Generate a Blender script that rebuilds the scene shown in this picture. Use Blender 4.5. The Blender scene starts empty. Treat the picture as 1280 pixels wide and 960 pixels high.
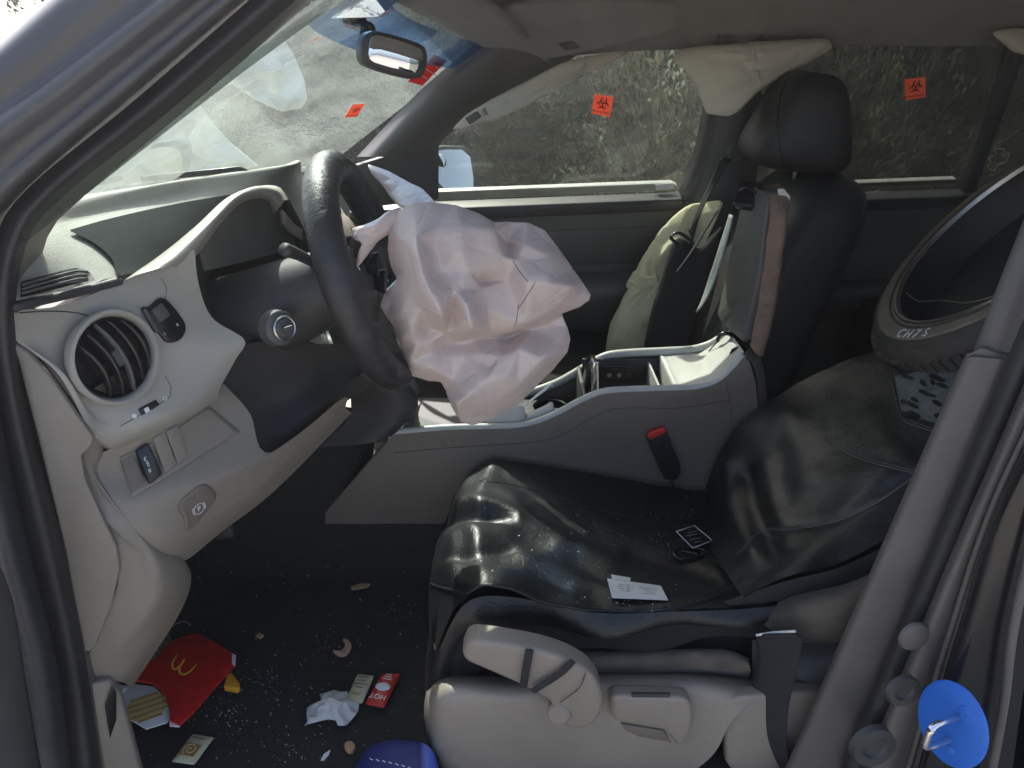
import bpy, bmesh, math, random
import numpy as np
from mathutils import Vector, Matrix, noise as mnoise
random.seed(7); np.random.seed(7)
scene = bpy.context.scene
COL = scene.collection

# ------------------------------------------------------------------ camera
CAM = Vector((0.0, -0.75, 1.58)); TILT = math.radians(24.0); FPX = 950.0
cd = bpy.data.cameras.new("camera"); cam = bpy.data.objects.new("camera", cd); COL.objects.link(cam)
cam.location = CAM; cam.rotation_euler = (math.pi/2 - TILT, 0, 0)
cd.sensor_width = 36; cd.lens = FPX*36/1280; cd.clip_start = 0.02; cd.clip_end = 2000
scene.camera = cam

# ------------------------------------------------------------------ sky, sun, exposure
SUN = Vector((-0.25, 0.62, 0.71)).normalized()
world = bpy.data.worlds.new("World"); scene.world = world; world.use_nodes = True
wn = world.node_tree; wn.nodes.clear()
sky = wn.nodes.new('ShaderNodeTexSky'); sky.sky_type = 'NISHITA'; sky.sun_disc = False
sky.sun_elevation = math.asin(SUN.z); sky.sun_rotation = math.atan2(SUN.x, SUN.y)
sky.dust_density = 3.5; sky.air_density = 0.8
bg = wn.nodes.new('ShaderNodeBackground'); bg.inputs[1].default_value = 0.145
wo = wn.nodes.new('ShaderNodeOutputWorld')
wn.links.new(sky.outputs[0], bg.inputs[0]); wn.links.new(bg.outputs[0], wo.inputs[0])
ld = bpy.data.lights.new("sun", 'SUN'); ld.energy = 4.2; ld.angle = math.radians(0.6); ld.color = (1.0, 0.965, 0.90)
sun = bpy.data.objects.new("sun", ld); COL.objects.link(sun)
sun.rotation_euler = SUN.to_track_quat('Z', 'Y').to_euler(); sun.location = (0, 0, 20)
scene.view_settings.view_transform = 'Standard'; scene.view_settings.look = 'None'
scene.view_settings.exposure = 1.55; scene.view_settings.gamma = 1.0
scene.render.engine = 'CYCLES'
scene.cycles.max_bounces = 8; scene.cycles.diffuse_bounces = 5; scene.cycles.transparent_max_bounces = 16
scene.cycles.use_denoising = True; scene.cycles.sample_clamp_indirect = 4.0; scene.cycles.caustics_reflective = False

# ------------------------------------------------------------------ measuring helpers
ct, st = math.cos(TILT), math.sin(TILT)
def ray(u, v):
    dx, dy = (u-640)/FPX, (v-480)/FPX
    return Vector((dx, ct-dy*st, -st-dy*ct))
def P(u, v, Y):                       # the place on the upright plane y = Y
    d = ray(u, v); return CAM + d*((Y-CAM.y)/d.y)
def PZ(u, v, Z):
    d = ray(u, v); return CAM + d*((Z-CAM.z)/d.z)
def PX(u, v, X):
    d = ray(u, v); return CAM + d*((X-CAM.x)/d.x)
def PL(u, v, pl):
    d = ray(u, v); p, n = pl; return CAM + d*((p-CAM).dot(n)/d.dot(n))
def plane3(a, b, c):
    n = (b-a).cross(c-a).normalized()
    if n.dot(CAM-a) < 0: n = -n
    return (a, n)

def cr(pts, n, closed=False):
    """smooth curve through the points, n samples evenly along it"""
    p = np.array([tuple(q) for q in pts], float)
    if len(p) == 2 and not closed:
        t = np.linspace(0, 1, n)[:, None]; return p[0]*(1-t)+p[1]*t
    if closed: q = np.vstack([p[-1], p, p[0], p[1]])
    else: q = np.vstack([2*p[0]-p[1], p, 2*p[-1]-p[-2]])
    out = []
    K = 14
    m = len(p) if closed else len(p)-1
    for i in range(m):
        a, b, c, d = q[i], q[i+1], q[i+2], q[i+3]
        for k in range(K):
            t = k/K
            out.append(0.5*((2*b)+(c-a)*t+(2*a-5*b+4*c-d)*t*t+(3*b-a-3*c+d)*t**3))
    out.append(p[0] if closed else p[-1])
    out = np.array(out)
    L = np.concatenate([[0], np.cumsum(np.linalg.norm(np.diff(out, axis=0), axis=1))])
    s = np.linspace(0, L[-1], n+1)[:-1] if closed else np.linspace(0, L[-1], n)
    return np.stack([np.interp(s, L, out[:, k]) for k in range(out.shape[1])], 1)

# ------------------------------------------------------------------ materials
MATS = {}
def mat(name, col, rough=0.5, var=0.0, vscale=6, bump=0.0, bscale=300, metal=0.0, col2=None, c2scale=8, c2lo=0.55, c2hi=0.7, spec=0.5, coat=0.0, sheen=0.0, bump2=0.0, b2scale=30, trans=0.0, rvar=0.0, crease=0.0, crscale=30):
    if name in MATS: return MATS[name]
    m = bpy.data.materials.new(name); m.use_nodes = True; nt = m.node_tree; N = nt.nodes; Lk = nt.links
    b = N['Principled BSDF']
    b.inputs['Base Color'].default_value = (*col, 1); b.inputs['Roughness'].default_value = rough
    b.inputs['Metallic'].default_value = metal; b.inputs['Specular IOR Level'].default_value = spec
    if coat: b.inputs['Coat Weight'].default_value = coat; b.inputs['Coat Roughness'].default_value = 0.08
    if sheen: b.inputs['Sheen Weight'].default_value = sheen
    tc = N.new('ShaderNodeTexCoord')
    def noise(sc, det=4, ro=0.6):
        n = N.new('ShaderNodeTexNoise'); n.inputs['Scale'].default_value = sc; n.inputs['Detail'].default_value = det
        n.inputs['Roughness'].default_value = ro
        Lk.new(tc.outputs['Object'], n.inputs['Vector']); return n
    out = None
    if var:
        n = noise(vscale, 6); r = N.new('ShaderNodeValToRGB')
        r.color_ramp.elements[0].position = 0.3; r.color_ramp.elements[1].position = 0.7
        r.color_ramp.elements[0].color = (*[c*(1-var) for c in col], 1); r.color_ramp.elements[1].color = (*[min(1, c*(1+var)) for c in col], 1)
        Lk.new(n.outputs['Fac'], r.inputs['Fac']); out = r.outputs['Color']
    if col2:
        n = noise(c2scale, 8, 0.7); r = N.new('ShaderNodeValToRGB'); r.color_ramp.elements[0].position = c2lo; r.color_ramp.elements[1].position = c2hi
        mx = N.new('ShaderNodeMix'); mx.data_type = 'RGBA'
        Lk.new(n.outputs['Fac'], r.inputs['Fac']); Lk.new(r.outputs['Color'], mx.inputs['Factor'])
        if out: Lk.new(out, mx.inputs['A'])
        else: mx.inputs['A'].default_value = (*col, 1)
        mx.inputs['B'].default_value = (*col2, 1); out = mx.outputs['Result']
    if out: Lk.new(out, b.inputs['Base Color'])
    if rvar:
        n = noise(9, 5); mr = N.new('ShaderNodeMapRange'); mr.inputs['To Min'].default_value = max(0.02, rough-rvar); mr.inputs['To Max'].default_value = min(1, rough+rvar)
        mr.inputs['From Min'].default_value = 0.3; mr.inputs['From Max'].default_value = 0.7
        Lk.new(n.outputs['Fac'], mr.inputs['Value']); Lk.new(mr.outputs['Result'], b.inputs['Roughness'])
    last = None
    for (bs, sc, dist) in ((bump, bscale, 0.001), (bump2, b2scale, 0.006)):
        if bs:
            n = noise(sc, 3); bp = N.new('ShaderNodeBump'); bp.inputs['Strength'].default_value = bs; bp.inputs['Distance'].default_value = dist
            Lk.new(n.outputs['Fac'], bp.inputs['Height'])
            if last: Lk.new(last.outputs['Normal'], bp.inputs['Normal'])
            last = bp
    if crease:
        nz_ = noise(crscale*0.35, 3); ad = N.new('ShaderNodeMix'); ad.data_type = 'VECTOR'; ad.inputs['Factor'].default_value = 0.12
        vo = N.new('ShaderNodeTexVoronoi'); vo.feature = 'DISTANCE_TO_EDGE'; vo.inputs['Scale'].default_value = crscale
        Lk.new(tc.outputs['Object'], ad.inputs['A']); Lk.new(nz_.outputs['Color'], ad.inputs['B']); Lk.new(ad.outputs['Result'], vo.inputs['Vector'])
        mr = N.new('ShaderNodeMapRange'); mr.inputs['From Max'].default_value = 0.12; Lk.new(vo.outputs['Distance'], mr.inputs['Value'])
        bp = N.new('ShaderNodeBump'); bp.inputs['Strength'].default_value = crease; bp.inputs['Distance'].default_value = 0.002
        Lk.new(mr.outputs['Result'], bp.inputs['Height'])
        if last: Lk.new(last.outputs['Normal'], bp.inputs['Normal'])
        last = bp
    if last: Lk.new(last.outputs['Normal'], b.inputs['Normal'])
    if trans:
        tr = N.new('ShaderNodeBsdfTranslucent'); ms = N.new('ShaderNodeMixShader'); ms.inputs['Fac'].default_value = trans
        if out: Lk.new(out, tr.inputs['Color'])
        else: tr.inputs['Color'].default_value = (*col, 1)
        o = N['Material Output']
        Lk.new(b.outputs[0], ms.inputs[1]); Lk.new(tr.outputs[0], ms.inputs[2]); Lk.new(ms.outputs[0], o.inputs['Surface'])
    MATS[name] = m; return m

def glass(name, tint, dust=0.0, dustcol=(0.5, 0.52, 0.48), dscale=4, refl=0.06):
    m = bpy.data.materials.new(name); m.use_nodes = True; nt = m.node_tree; N = nt.nodes; Lk = nt.links
    N.remove(N['Principled BSDF']); o = N['Material Output']
    t = N.new('ShaderNodeBsdfTransparent'); t.inputs['Color'].default_value = (*tint, 1)
    g = N.new('ShaderNodeBsdfGlossy'); g.inputs['Roughness'].default_value = 0.02
    lw = N.new('ShaderNodeLayerWeight'); lw.inputs['Blend'].default_value = 0.5
    pw_ = N.new('ShaderNodeMath'); pw_.operation = 'POWER'; pw_.inputs[1].default_value = 5.0; Lk.new(lw.outputs['Facing'], pw_.inputs[0])
    ma = N.new('ShaderNodeMath'); ma.operation = 'MULTIPLY_ADD'; ma.inputs[1].default_value = 0.9; ma.inputs[2].default_value = 0.05; Lk.new(pw_.outputs[0], ma.inputs[0])
    m1 = N.new('ShaderNodeMixShader'); Lk.new(ma.outputs[0], m1.inputs['Fac']); Lk.new(t.outputs[0], m1.inputs[1]); Lk.new(g.outputs[0], m1.inputs[2])
    last = m1
    if dust:
        tc = N.new('ShaderNodeTexCoord'); mp = N.new('ShaderNodeMapping'); mp.inputs['Scale'].default_value = (1, 1, 2.5); mp.inputs['Rotation'].default_value = (0.4, 0.2, 0.7)
        n = N.new('ShaderNodeTexNoise'); n.inputs['Scale'].default_value = dscale; n.inputs['Detail'].default_value = 10; n.inputs['Roughness'].default_value = 0.7; n.inputs['Distortion'].default_value = 0.8
        Lk.new(tc.outputs['Object'], mp.inputs['Vector']); Lk.new(mp.outputs[0], n.inputs['Vector'])
        mr = N.new('ShaderNodeMapRange'); mr.inputs['From Min'].default_value = 0.35; mr.inputs['From Max'].default_value = 0.75
        mr.inputs['To Min'].default_value = dust*0.45; mr.inputs['To Max'].default_value = dust*1.6
        Lk.new(n.outputs['Fac'], mr.inputs['Value'])
        d = N.new('ShaderNodeBsdfDiffuse'); d.inputs['Color'].default_value = (*dustcol, 1)
        tl = N.new('ShaderNodeBsdfTranslucent'); tl.inputs['Color'].default_value = (*dustcol, 1)
        md = N.new('ShaderNodeMixShader'); md.inputs['Fac'].default_value = 0.6; Lk.new(d.outputs[0], md.inputs[1]); Lk.new(tl.outputs[0], md.inputs[2])
        m2 = N.new('ShaderNodeMixShader'); Lk.new(mr.outputs[0], m2.inputs['Fac']); Lk.new(last.outputs[0], m2.inputs[1]); Lk.new(md.outputs[0], m2.inputs[2]); last = m2
    Lk.new(last.outputs[0], o.inputs['Surface']); MATS[name] = m; return m

M = dict(
 grey=mat('shaded_warm_grey_plastic', (0.235, 0.207, 0.172), 0.52, 0.08, 5, 0.55, 380, col2=(0.165, 0.14, 0.11), c2scale=7, c2lo=0.62, c2hi=0.8),  # lower dash grey, darkened to carry the weaker light there
 greyfine=mat('satin_grey_plastic', (0.36, 0.343, 0.30), 0.42, 0.06, 4, 0.3, 480, col2=(0.26, 0.245, 0.22), c2scale=9, c2lo=0.6, c2hi=0.85),
 padgrey=mat('dash_pad_grey', (0.30, 0.30, 0.265), 0.62, 0.10, 6, 0.7, 330, col2=(0.22, 0.21, 0.18), c2scale=11, c2lo=0.55, c2hi=0.8),
 console=mat('dusty_console_plastic', (0.16, 0.134, 0.108), 0.55, 0.14, 4, 0.45, 380, col2=(0.10, 0.075, 0.06), c2scale=11, c2lo=0.62, c2hi=0.76),
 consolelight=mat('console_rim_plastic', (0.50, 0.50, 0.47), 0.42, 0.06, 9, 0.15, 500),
 seatplastic=mat('seat_side_plastic', (0.25, 0.215, 0.175), 0.5, 0.09, 5, 0.55, 380, col2=(0.17, 0.15, 0.13), c2scale=9, c2lo=0.62, c2hi=0.8),
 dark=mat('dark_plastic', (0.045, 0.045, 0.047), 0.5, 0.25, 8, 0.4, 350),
 darkgrey=mat('charcoal_plastic', (0.085, 0.086, 0.085), 0.5, 0.2, 5, 0.4, 380),
 doorpanel=mat('door_panel_charcoal', (0.095, 0.098, 0.09), 0.6, 0.2, 4, 0.35, 300),
 inlay=mat('soft_black_inlay', (0.030, 0.034, 0.034), 0.9, 0.15, 8, 0.3, 300, spec=0.08),
 dull=mat('dull_black_leather', (0.022, 0.022, 0.022), 0.55, 0.25, 10, 0.6, 380, bump2=0.25, b2scale=40),
 black=mat('black_gloss_plastic', (0.012, 0.012, 0.014), 0.25, 0.2, 8),
 rubber=mat('black_rubber_seal', (0.022, 0.022, 0.025), 0.6, 0.3, 12, 0.3, 200),
 paint=mat('slate_grey_paint', (0.052, 0.052, 0.058), 0.48, 0.15, 5, 0.15, 250, coat=0.2, col2=(0.16, 0.155, 0.15), c2scale=14, c2lo=0.6, c2hi=0.8),
 trim=mat('pillar_trim_grey', (0.108, 0.098, 0.09), 0.5, 0.1, 5, 0.4, 400, col2=(0.07, 0.064, 0.06), c2scale=8, c2lo=0.55, c2hi=0.75),
 fartrim=mat('far_pillar_trim', (0.11, 0.105, 0.105), 0.6, 0.1, 6, 0.3, 380),
 liner=mat('roof_lining_cloth', (0.20, 0.19, 0.19), 0.95, 0.12, 7, 0.6, 500, sheen=0.2),
 leather=mat('black_leather', (0.0075, 0.008, 0.0095), 0.40, 0.2, 10, 0.5, 420, bump2=0.10, b2scale=36, rvar=0.08, crease=0.16, crscale=34, col2=(0.013, 0.013, 0.014), c2scale=16, c2lo=0.62, c2hi=0.8),
 clothblack=mat('black_stretch_cloth', (0.009, 0.009, 0.011), 0.95, 0.2, 20, 0.4, 700, sheen=0.1),
 clothgrey=mat('dirty_grey_cloth', (0.09, 0.078, 0.062), 0.95, 0.3, 18, 0.6, 600, sheen=0.1, col2=(0.14, 0.125, 0.10), c2scale=14),
 carpet=mat('black_carpet', (0.017, 0.0165, 0.0175), 0.95, 0.35, 60, 1.0, 260, col2=(0.035, 0.033, 0.03), c2scale=35, c2lo=0.6, c2hi=0.8),
 airbag=mat('airbag_nylon', (0.76, 0.65, 0.61), 0.75, 0.05, 9, 0.35, 800, bump2=0.18, b2scale=30, trans=0.24, col2=(0.74, 0.615, 0.565), c2scale=6, crease=0.42, crscale=19),
 whitebag=mat('white_airbag_nylon', (0.80, 0.77, 0.68), 0.75, 0.06, 9, 0.3, 800, trans=0.42),
 yellowbag=mat('yellowed_airbag_nylon', (0.74, 0.72, 0.49), 0.75, 0.08, 12, 0.3, 800, trans=0.25, col2=(0.50,0.46,0.30), c2scale=14),
 wheelblack=mat('wheel_leather', (0.028, 0.028, 0.030), 0.42, 0.2, 12, 0.6, 520, rvar=0.08, bump2=0.3, b2scale=70),
 chrome=mat('chrome_metal', (0.75, 0.76, 0.78), 0.2, metal=1.0),
 steel=mat('dull_steel', (0.45, 0.45, 0.44), 0.35, 0.2, 30, metal=1.0),
 mirror=mat('mirror_glass', (0.85, 0.87, 0.88), 0.02, metal=1.0),
 white=mat('white_print', (0.75, 0.75, 0.73), 0.6),
 paper=mat('white_paper', (0.74, 0.75, 0.76), 0.7, 0.04, 20, trans=0.1),
 tissue=mat('white_tissue', (0.66, 0.65, 0.62), 0.85, 0.05, 30, 0.3, 300, trans=0.2),
 inkgrey=mat('grey_ink', (0.12, 0.12, 0.13), 0.7),
 inkblack=mat('black_ink', (0.015, 0.012, 0.012), 0.6),
 orange=mat('orange_sticker', (0.88, 0.27, 0.16), 0.55, 0.05, 40, trans=0.45),
 red=mat('red_card', (0.50, 0.014, 0.012), 0.45, 0.18, 14, 0.1, 200, col2=(0.30, 0.008, 0.01), c2scale=12, bump2=0.5, b2scale=28),
 redpack=mat('red_foil', (0.52, 0.03, 0.025), 0.3, 0.1, 30, bump2=0.4, b2scale=120),
 redbutton=mat('red_button', (0.62, 0.035, 0.03), 0.35),
 redlabel=mat('red_window_label', (0.65, 0.06, 0.06), 0.5, trans=0.3),
 cream=mat('cream_foil', (0.52, 0.49, 0.32), 0.38, 0.08, 30, bump2=0.4, b2scale=120),
 ochre=mat('ochre_print', (0.36, 0.19, 0.05), 0.5),
 fry=mat('pale_yellow_print', (0.68, 0.50, 0.20), 0.6, 0.1, 20),
 fry2=mat('deep_yellow_print', (0.50, 0.31, 0.09), 0.6, 0.1, 20),
 gold=mat('golden_print', (0.80, 0.45, 0.04), 0.5),
 nugget=mat('yellow_plastic', (0.70, 0.33, 0.015), 0.5, 0.15, 60),
 crust=mat('pale_crust', (0.48, 0.30, 0.20), 0.8, 0.2, 60, 0.5, 200),
 tan=mat('tan_card', (0.40, 0.24, 0.12), 0.8, 0.2, 60),
 brown=mat('stained_brown_vinyl', (0.20, 0.135, 0.10), 0.7, 0.25, 10, 0.4, 300, col2=(0.08, 0.055, 0.045), c2scale=12, c2lo=0.5, c2hi=0.7),
 bluedisc=mat('bright_blue_plastic', (0.02, 0.135, 0.56), 0.5, 0.06, 20),
 bluebag=mat('deep_blue_fabric', (0.006, 0.018, 0.15), 0.6, 0.2, 20, 0.4, 300),
 tyre=mat('dusty_tyre_rubber', (0.05, 0.046, 0.041), 0.8, 0.15, 14, 0.3, 260, col2=(0.10, 0.088, 0.07), c2scale=5, c2lo=0.45, c2hi=0.75),
 hood=mat('scraped_silver_paint', (0.55, 0.56, 0.53), 0.45, 0.1, 4, coat=0.2, col2=(0.30, 0.31, 0.30), c2scale=5, c2lo=0.5, c2hi=0.7),
 web=mat('belt_webbing', (0.02, 0.02, 0.023), 0.8, 0.2, 30, 0.8, 500),
 soil=mat('hillside_soil', (0.065, 0.058, 0.045), 0.95, 0.3, 1.2, 0.8, 12, col2=(0.035, 0.034, 0.026), c2scale=2.5, c2lo=0.4, c2hi=0.65),
 leafa=mat('sage_leaf', (0.098, 0.128, 0.104), 0.8, 0.35, 5, trans=0.4),
 leafb=mat('sage_leaf_pale', (0.255, 0.28, 0.215), 0.8, 0.3, 5, trans=0.4),
 leafd=mat('juniper_leaf', (0.045, 0.053, 0.042), 0.8, 0.35, 5, trans=0.3),
 straw=mat('dry_straw', (0.22, 0.20, 0.14), 0.85, 0.3, 9, trans=0.25),
 bark=mat('grey_twig', (0.12, 0.10, 0.08), 0.9, 0.3, 20),
 gravel=mat('roadside_gravel', (0.33, 0.30, 0.25), 0.95, 0.25, 6, 0.8, 40),
 palehood=mat('pale_crushed_panel', (0.78, 0.79, 0.76), 0.5, 0.08, 6, col2=(0.5,0.51,0.49), c2scale=5, c2lo=0.5, c2hi=0.72),
 band=mat('dusty_sidewall', (0.23, 0.195, 0.15), 0.85, 0.15, 12, 0.3, 220, col2=(0.12,0.105,0.085), c2scale=7, c2lo=0.45, c2hi=0.7),
 scuff=mat('scuffed_leather_base', (0.13, 0.14, 0.138), 0.5, 0.3, 40, 0.8, 260, bump2=0.4, b2scale=90, col2=(0.06,0.065,0.065), c2scale=30),
 sunlitleather=mat('sunlit_grey_leather', (0.30, 0.33, 0.32), 0.45, 0.2, 20, 0.8, 260, bump2=0.4, b2scale=90),  # pale grey stands in for sun on the passenger seat leather
 crumb=mat('pale_crumb', (0.42, 0.40, 0.36), 0.8, 0.3, 80),
 shard=mat('glass_crumb', (0.5, 0.55, 0.55), 0.5, 0.2, 80),
)
glass('windscreen_glass', (0.78, 0.88, 0.83), 0.24, (0.44, 0.50, 0.45), 3.2)
glass('door_glass', (0.72, 0.75, 0.71), 0.025, (0.5, 0.5, 0.45), 5)
glass('tinted_glass', (0.36, 0.37, 0.35), 0.012, (0.45, 0.45, 0.4), 5)
def M_(x): return M.get(x) or MATS[x] if isinstance(x, str) else x

# ------------------------------------------------------------------ object helpers
OFF = {}
def thing(name, label, cat, loc, group=None):
    o = bpy.data.objects.new(name, None); COL.objects.link(o); o.location = loc; o.empty_display_size = 0.05
    o['label'] = label; o['category'] = cat
    if group: o['group'] = group
    OFF[o.name] = Vector(loc); return o
def tag(o, label=None, cat=None, group=None, kind=None):
    for k, x in (('label', label), ('category', cat), ('group', group), ('kind', kind)):
        if x: o[k] = x
    return o
def add(name, verts, faces, m, parent=None, smooth=True, solid=0.0, sub=0, bevel=0.0, edges=(), origin=None, sharp=None, bseg=2, soff=1.0):
    off = OFF[parent.name] if parent else Vector(origin if origin is not None else (0, 0, 0))
    me = bpy.data.meshes.new(name)
    me.from_pydata([tuple(Vector(v)-off) for v in verts], list(edges), faces); me.update()
    bm = bmesh.new(); bm.from_mesh(me); bmesh.ops.recalc_face_normals(bm, faces=bm.faces); bm.to_mesh(me); bm.free()
    if smooth:
        me.polygons.foreach_set('use_smooth', [True]*len(me.polygons))
        if sharp: me.set_sharp_from_angle(angle=math.radians(sharp))
    ms = m if isinstance(m, (list, tuple)) else [m]
    for x in ms: me.materials.append(M_(x))
    o = bpy.data.objects.new(name, me); COL.objects.link(o)
    if parent: o.parent = parent
    else: o.location = off
    OFF[o.name] = off
    if solid:
        s = o.modifiers.new('solid', 'SOLIDIFY'); s.thickness = solid; s.offset = soff
    if bevel:
        b = o.modifiers.new('bevel', 'BEVEL'); b.width = bevel; b.segments = bseg; b.limit_method = 'ANGLE'; b.angle_limit = math.radians(35)
    if sub:
        s = o.modifiers.new('sub', 'SUBSURF'); s.levels = sub; s.render_levels = sub
    return o
def grid_faces(nr, nc, wrap=False):
    f = []
    for i in range(nr-1):
        for j in range(nc if wrap else nc-1):
            k = (j+1) % nc
            f.append((i*nc+j, i*nc+k, (i+1)*nc+k, (i+1)*nc+j))
    return f
def loftpts(rows, nu, nv, lin=False):
    R = [cr(r, nu) for r in rows]
    cols = []
    for j in range(nu):
        pts = [r[j] for r in R]
        if lin or len(pts) == 2:
            q = np.array(pts); L = np.concatenate([[0], np.cumsum(np.linalg.norm(np.diff(q, axis=0), axis=1)+1e-9)])
            s = np.linspace(0, L[-1], nv); cols.append(np.stack([np.interp(s, L, q[:, k]) for k in range(3)], 1))
        else: cols.append(cr(pts, nv))
    return np.array(cols).transpose(1, 0, 2)          # nv x nu x 3
def loft(name, rows, m, parent, nu=24, nv=12, lin=False, nz=0.0, nsc=8, **kw):
    g = loftpts(rows, nu, nv, lin)
    vs = g.reshape(-1, 3)
    if nz: vs = np.array([Vector(v)+Vector(mnoise.noise_vector(Vector(v)*nsc))*nz for v in vs])
    return add(name, vs, grid_faces(nv, nu), m, parent, **kw)
def R(*a): return [P(*p) for p in a]
def panel(name, outline, m, parent, depth=0.02, bevel=0.004, pl=None, smoothn=0, into=None, bseg=3, **kw):
    """a plate with the given outline (3D points); its depth goes away from the camera"""
    pts = [Vector(p) for p in outline]
    if smoothn: pts = [Vector(p) for p in cr(pts, smoothn, True)]
    if into is None:
        c = sum(pts, Vector())/len(pts); n = Vector()
        for i in range(len(pts)): n += (pts[i]-c).cross(pts[(i+1) % len(pts)]-c)
        n.normalize()
        if n.dot(c-CAM) < 0: n = -n
        into = n
    n = len(pts); back = [p+into*depth for p in pts]
    faces = [tuple(range(n)), tuple(range(2*n-1, n-1, -1))]
    faces += [(i, (i+1) % n, n+(i+1) % n, n+i) for i in range(n)]
    return add(name, pts+back, faces, m, parent, smooth=True, bevel=bevel, sharp=40 if not bevel else None, bseg=bseg, **kw)
def tube(name, pts, r, m, parent, n=10, seg=40, closed=False, flat=1.0, up=None, caps=True, **kw):
    c = cr(pts, seg, closed); vs = []; rr = r if hasattr(r, '__len__') else [r]
    for i in range(seg):
        a = c[(i-1) % seg] if (closed or i) else c[0]; b = c[(i+1) % seg] if (closed or i < seg-1) else c[-1]
        t = Vector(b-a).normalized(); ref = Vector(up) if up else (Vector((0, 0, 1)) if abs(t.z) < 0.9 else Vector((1, 0, 0)))
        x = t.cross(ref).normalized(); y = x.cross(t).normalized()
        rad = np.interp(i/(seg-1), np.linspace(0, 1, len(rr)), rr)
        for k in range(n):
            an = 2*math.pi*k/n; vs.append(Vector(c[i])+x*math.cos(an)*rad+y*math.sin(an)*rad*flat)
    f = []
    for i in range(seg if closed else seg-1):
        for k in range(n):
            f.append((i*n+k, i*n+(k+1) % n, ((i+1) % seg)*n+(k+1) % n, ((i+1) % seg)*n+k))
    if not closed and caps: f += [tuple(range(n)), tuple(range((seg-1)*n, seg*n))]
    return add(name, vs, f, m, parent, **kw)
def box(name, lo, hi, m, parent, bevel=0.004, mtx=None, **kw):
    x0, y0, z0 = lo; x1, y1, z1 = hi
    v = [Vector(p) for p in ((x0, y0, z0), (x1, y0, z0), (x1, y1, z0), (x0, y1, z0), (x0, y0, z1), (x1, y0, z1), (x1, y1, z1), (x0, y1, z1))]
    if mtx: v = [mtx @ p for p in v]
    return add(name, v, [(0, 1, 2, 3), (4, 5, 6, 7), (0, 1, 5, 4), (1, 2, 6, 5), (2, 3, 7, 6), (3, 0, 4, 7)], m, parent, smooth=False, bevel=bevel, **kw)
def frame3(c, n, up):
    n = Vector(n).normalized(); x = Vector(up).cross(n).normalized(); y = n.cross(x)
    return Matrix(((x.x, y.x, n.x, c[0]), (x.y, y.y, n.y, c[1]), (x.z, y.z, n.z, c[2]), (0, 0, 0, 1)))
def lathe(name, prof, mtx, m, parent, n=48, a0=0.0, a1=2*math.pi, **kw):
    """prof: (radius, height) along the local z of mtx"""
    full = abs(a1-a0-2*math.pi) < 1e-6; k = n if full else n+1
    vs = []
    for (r, h) in prof:
        for i in range(k):
            a = a0+(a1-a0)*i/n; vs.append(mtx @ Vector((r*math.cos(a), r*math.sin(a), h)))
    return add(name, vs, grid_faces(len(prof), k, full), m, parent, sharp=kw.pop('sharp', 35), **kw)
def text(name, s, mtx, size, m, parent, ext=0.0003, align='CENTER'):
    cu = bpy.data.curves.new(name, 'FONT'); cu.body = s; cu.size = size; cu.extrude = ext; cu.align_x = align; cu.align_y = 'CENTER'
    t = bpy.data.objects.new('tmp', cu); COL.objects.link(t)
    me = bpy.data.meshes.new_from_object(t.evaluated_get(bpy.context.evaluated_depsgraph_get())); COL.objects.unlink(t); bpy.data.objects.remove(t)
    off = OFF[parent.name]; me.transform(Matrix.Translation(-off) @ mtx); me.materials.clear(); me.materials.append(M_(m))
    o = bpy.data.objects.new(name, me); COL.objects.link(o); o.parent = parent; OFF[o.name] = off; return o

def crumple(V, F, stretch=1.2, iters=220, anchor=0.015, seed=1, jitter=0.004, fixed=None, bend=0.15, grav=0.0, aw=None):
    """cloth that is longer than the space it fills: lets it buckle into folds"""
    rs = np.random.RandomState(seed); V0 = np.array([tuple(v) for v in V]); X = V0+rs.normal(0, jitter, V0.shape)
    E = set(); opp = {}
    for f in F:
        k = len(f)
        for i in range(k):
            a, b = f[i], f[(i+1) % k]; E.add((min(a, b), max(a, b)))
        if k == 4: E.add((min(f[0], f[2]), max(f[0], f[2]))); E.add((min(f[1], f[3]), max(f[1], f[3])))
    E = np.array(sorted(E)); L = np.linalg.norm(V0[E[:, 0]]-V0[E[:, 1]], axis=1)*stretch
    n = len(V0); deg = np.bincount(E.ravel(), minlength=n).astype(float)[:, None]
    w = np.full((n, 1), anchor) if aw is None else np.array(aw)[:, None]
    for it in range(iters):
        d = X[E[:, 1]]-X[E[:, 0]]; l = np.linalg.norm(d, axis=1)[:, None]+1e-9
        c = d*((l-L[:, None])/l)*0.5
        A = np.zeros_like(X); np.add.at(A, E[:, 0], c); np.add.at(A, E[:, 1], -c)
        X += 1.3*A/deg
        S = np.zeros_like(X); np.add.at(S, E[:, 0], X[E[:, 1]]); np.add.at(S, E[:, 1], X[E[:, 0]])
        X += bend*(1-0.6*it/iters)*(S/deg-X)
        X += w*(V0-X); X[:, 2] -= grav
        if fixed is not None: X[fixed] = V0[fixed]
    return X
def cloth(o, levels=2, it=3):
    o.modifiers.clear()
    o.modifiers.new('tri', 'TRIANGULATE').quad_method = 'SHORTEST_DIAGONAL'
    a = o.modifiers.new('sub', 'SUBSURF'); a.subdivision_type = 'SIMPLE'; a.levels = a.render_levels = levels
    b = o.modifiers.new('smooth', 'SMOOTH'); b.factor = 0.5; b.iterations = it
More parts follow.
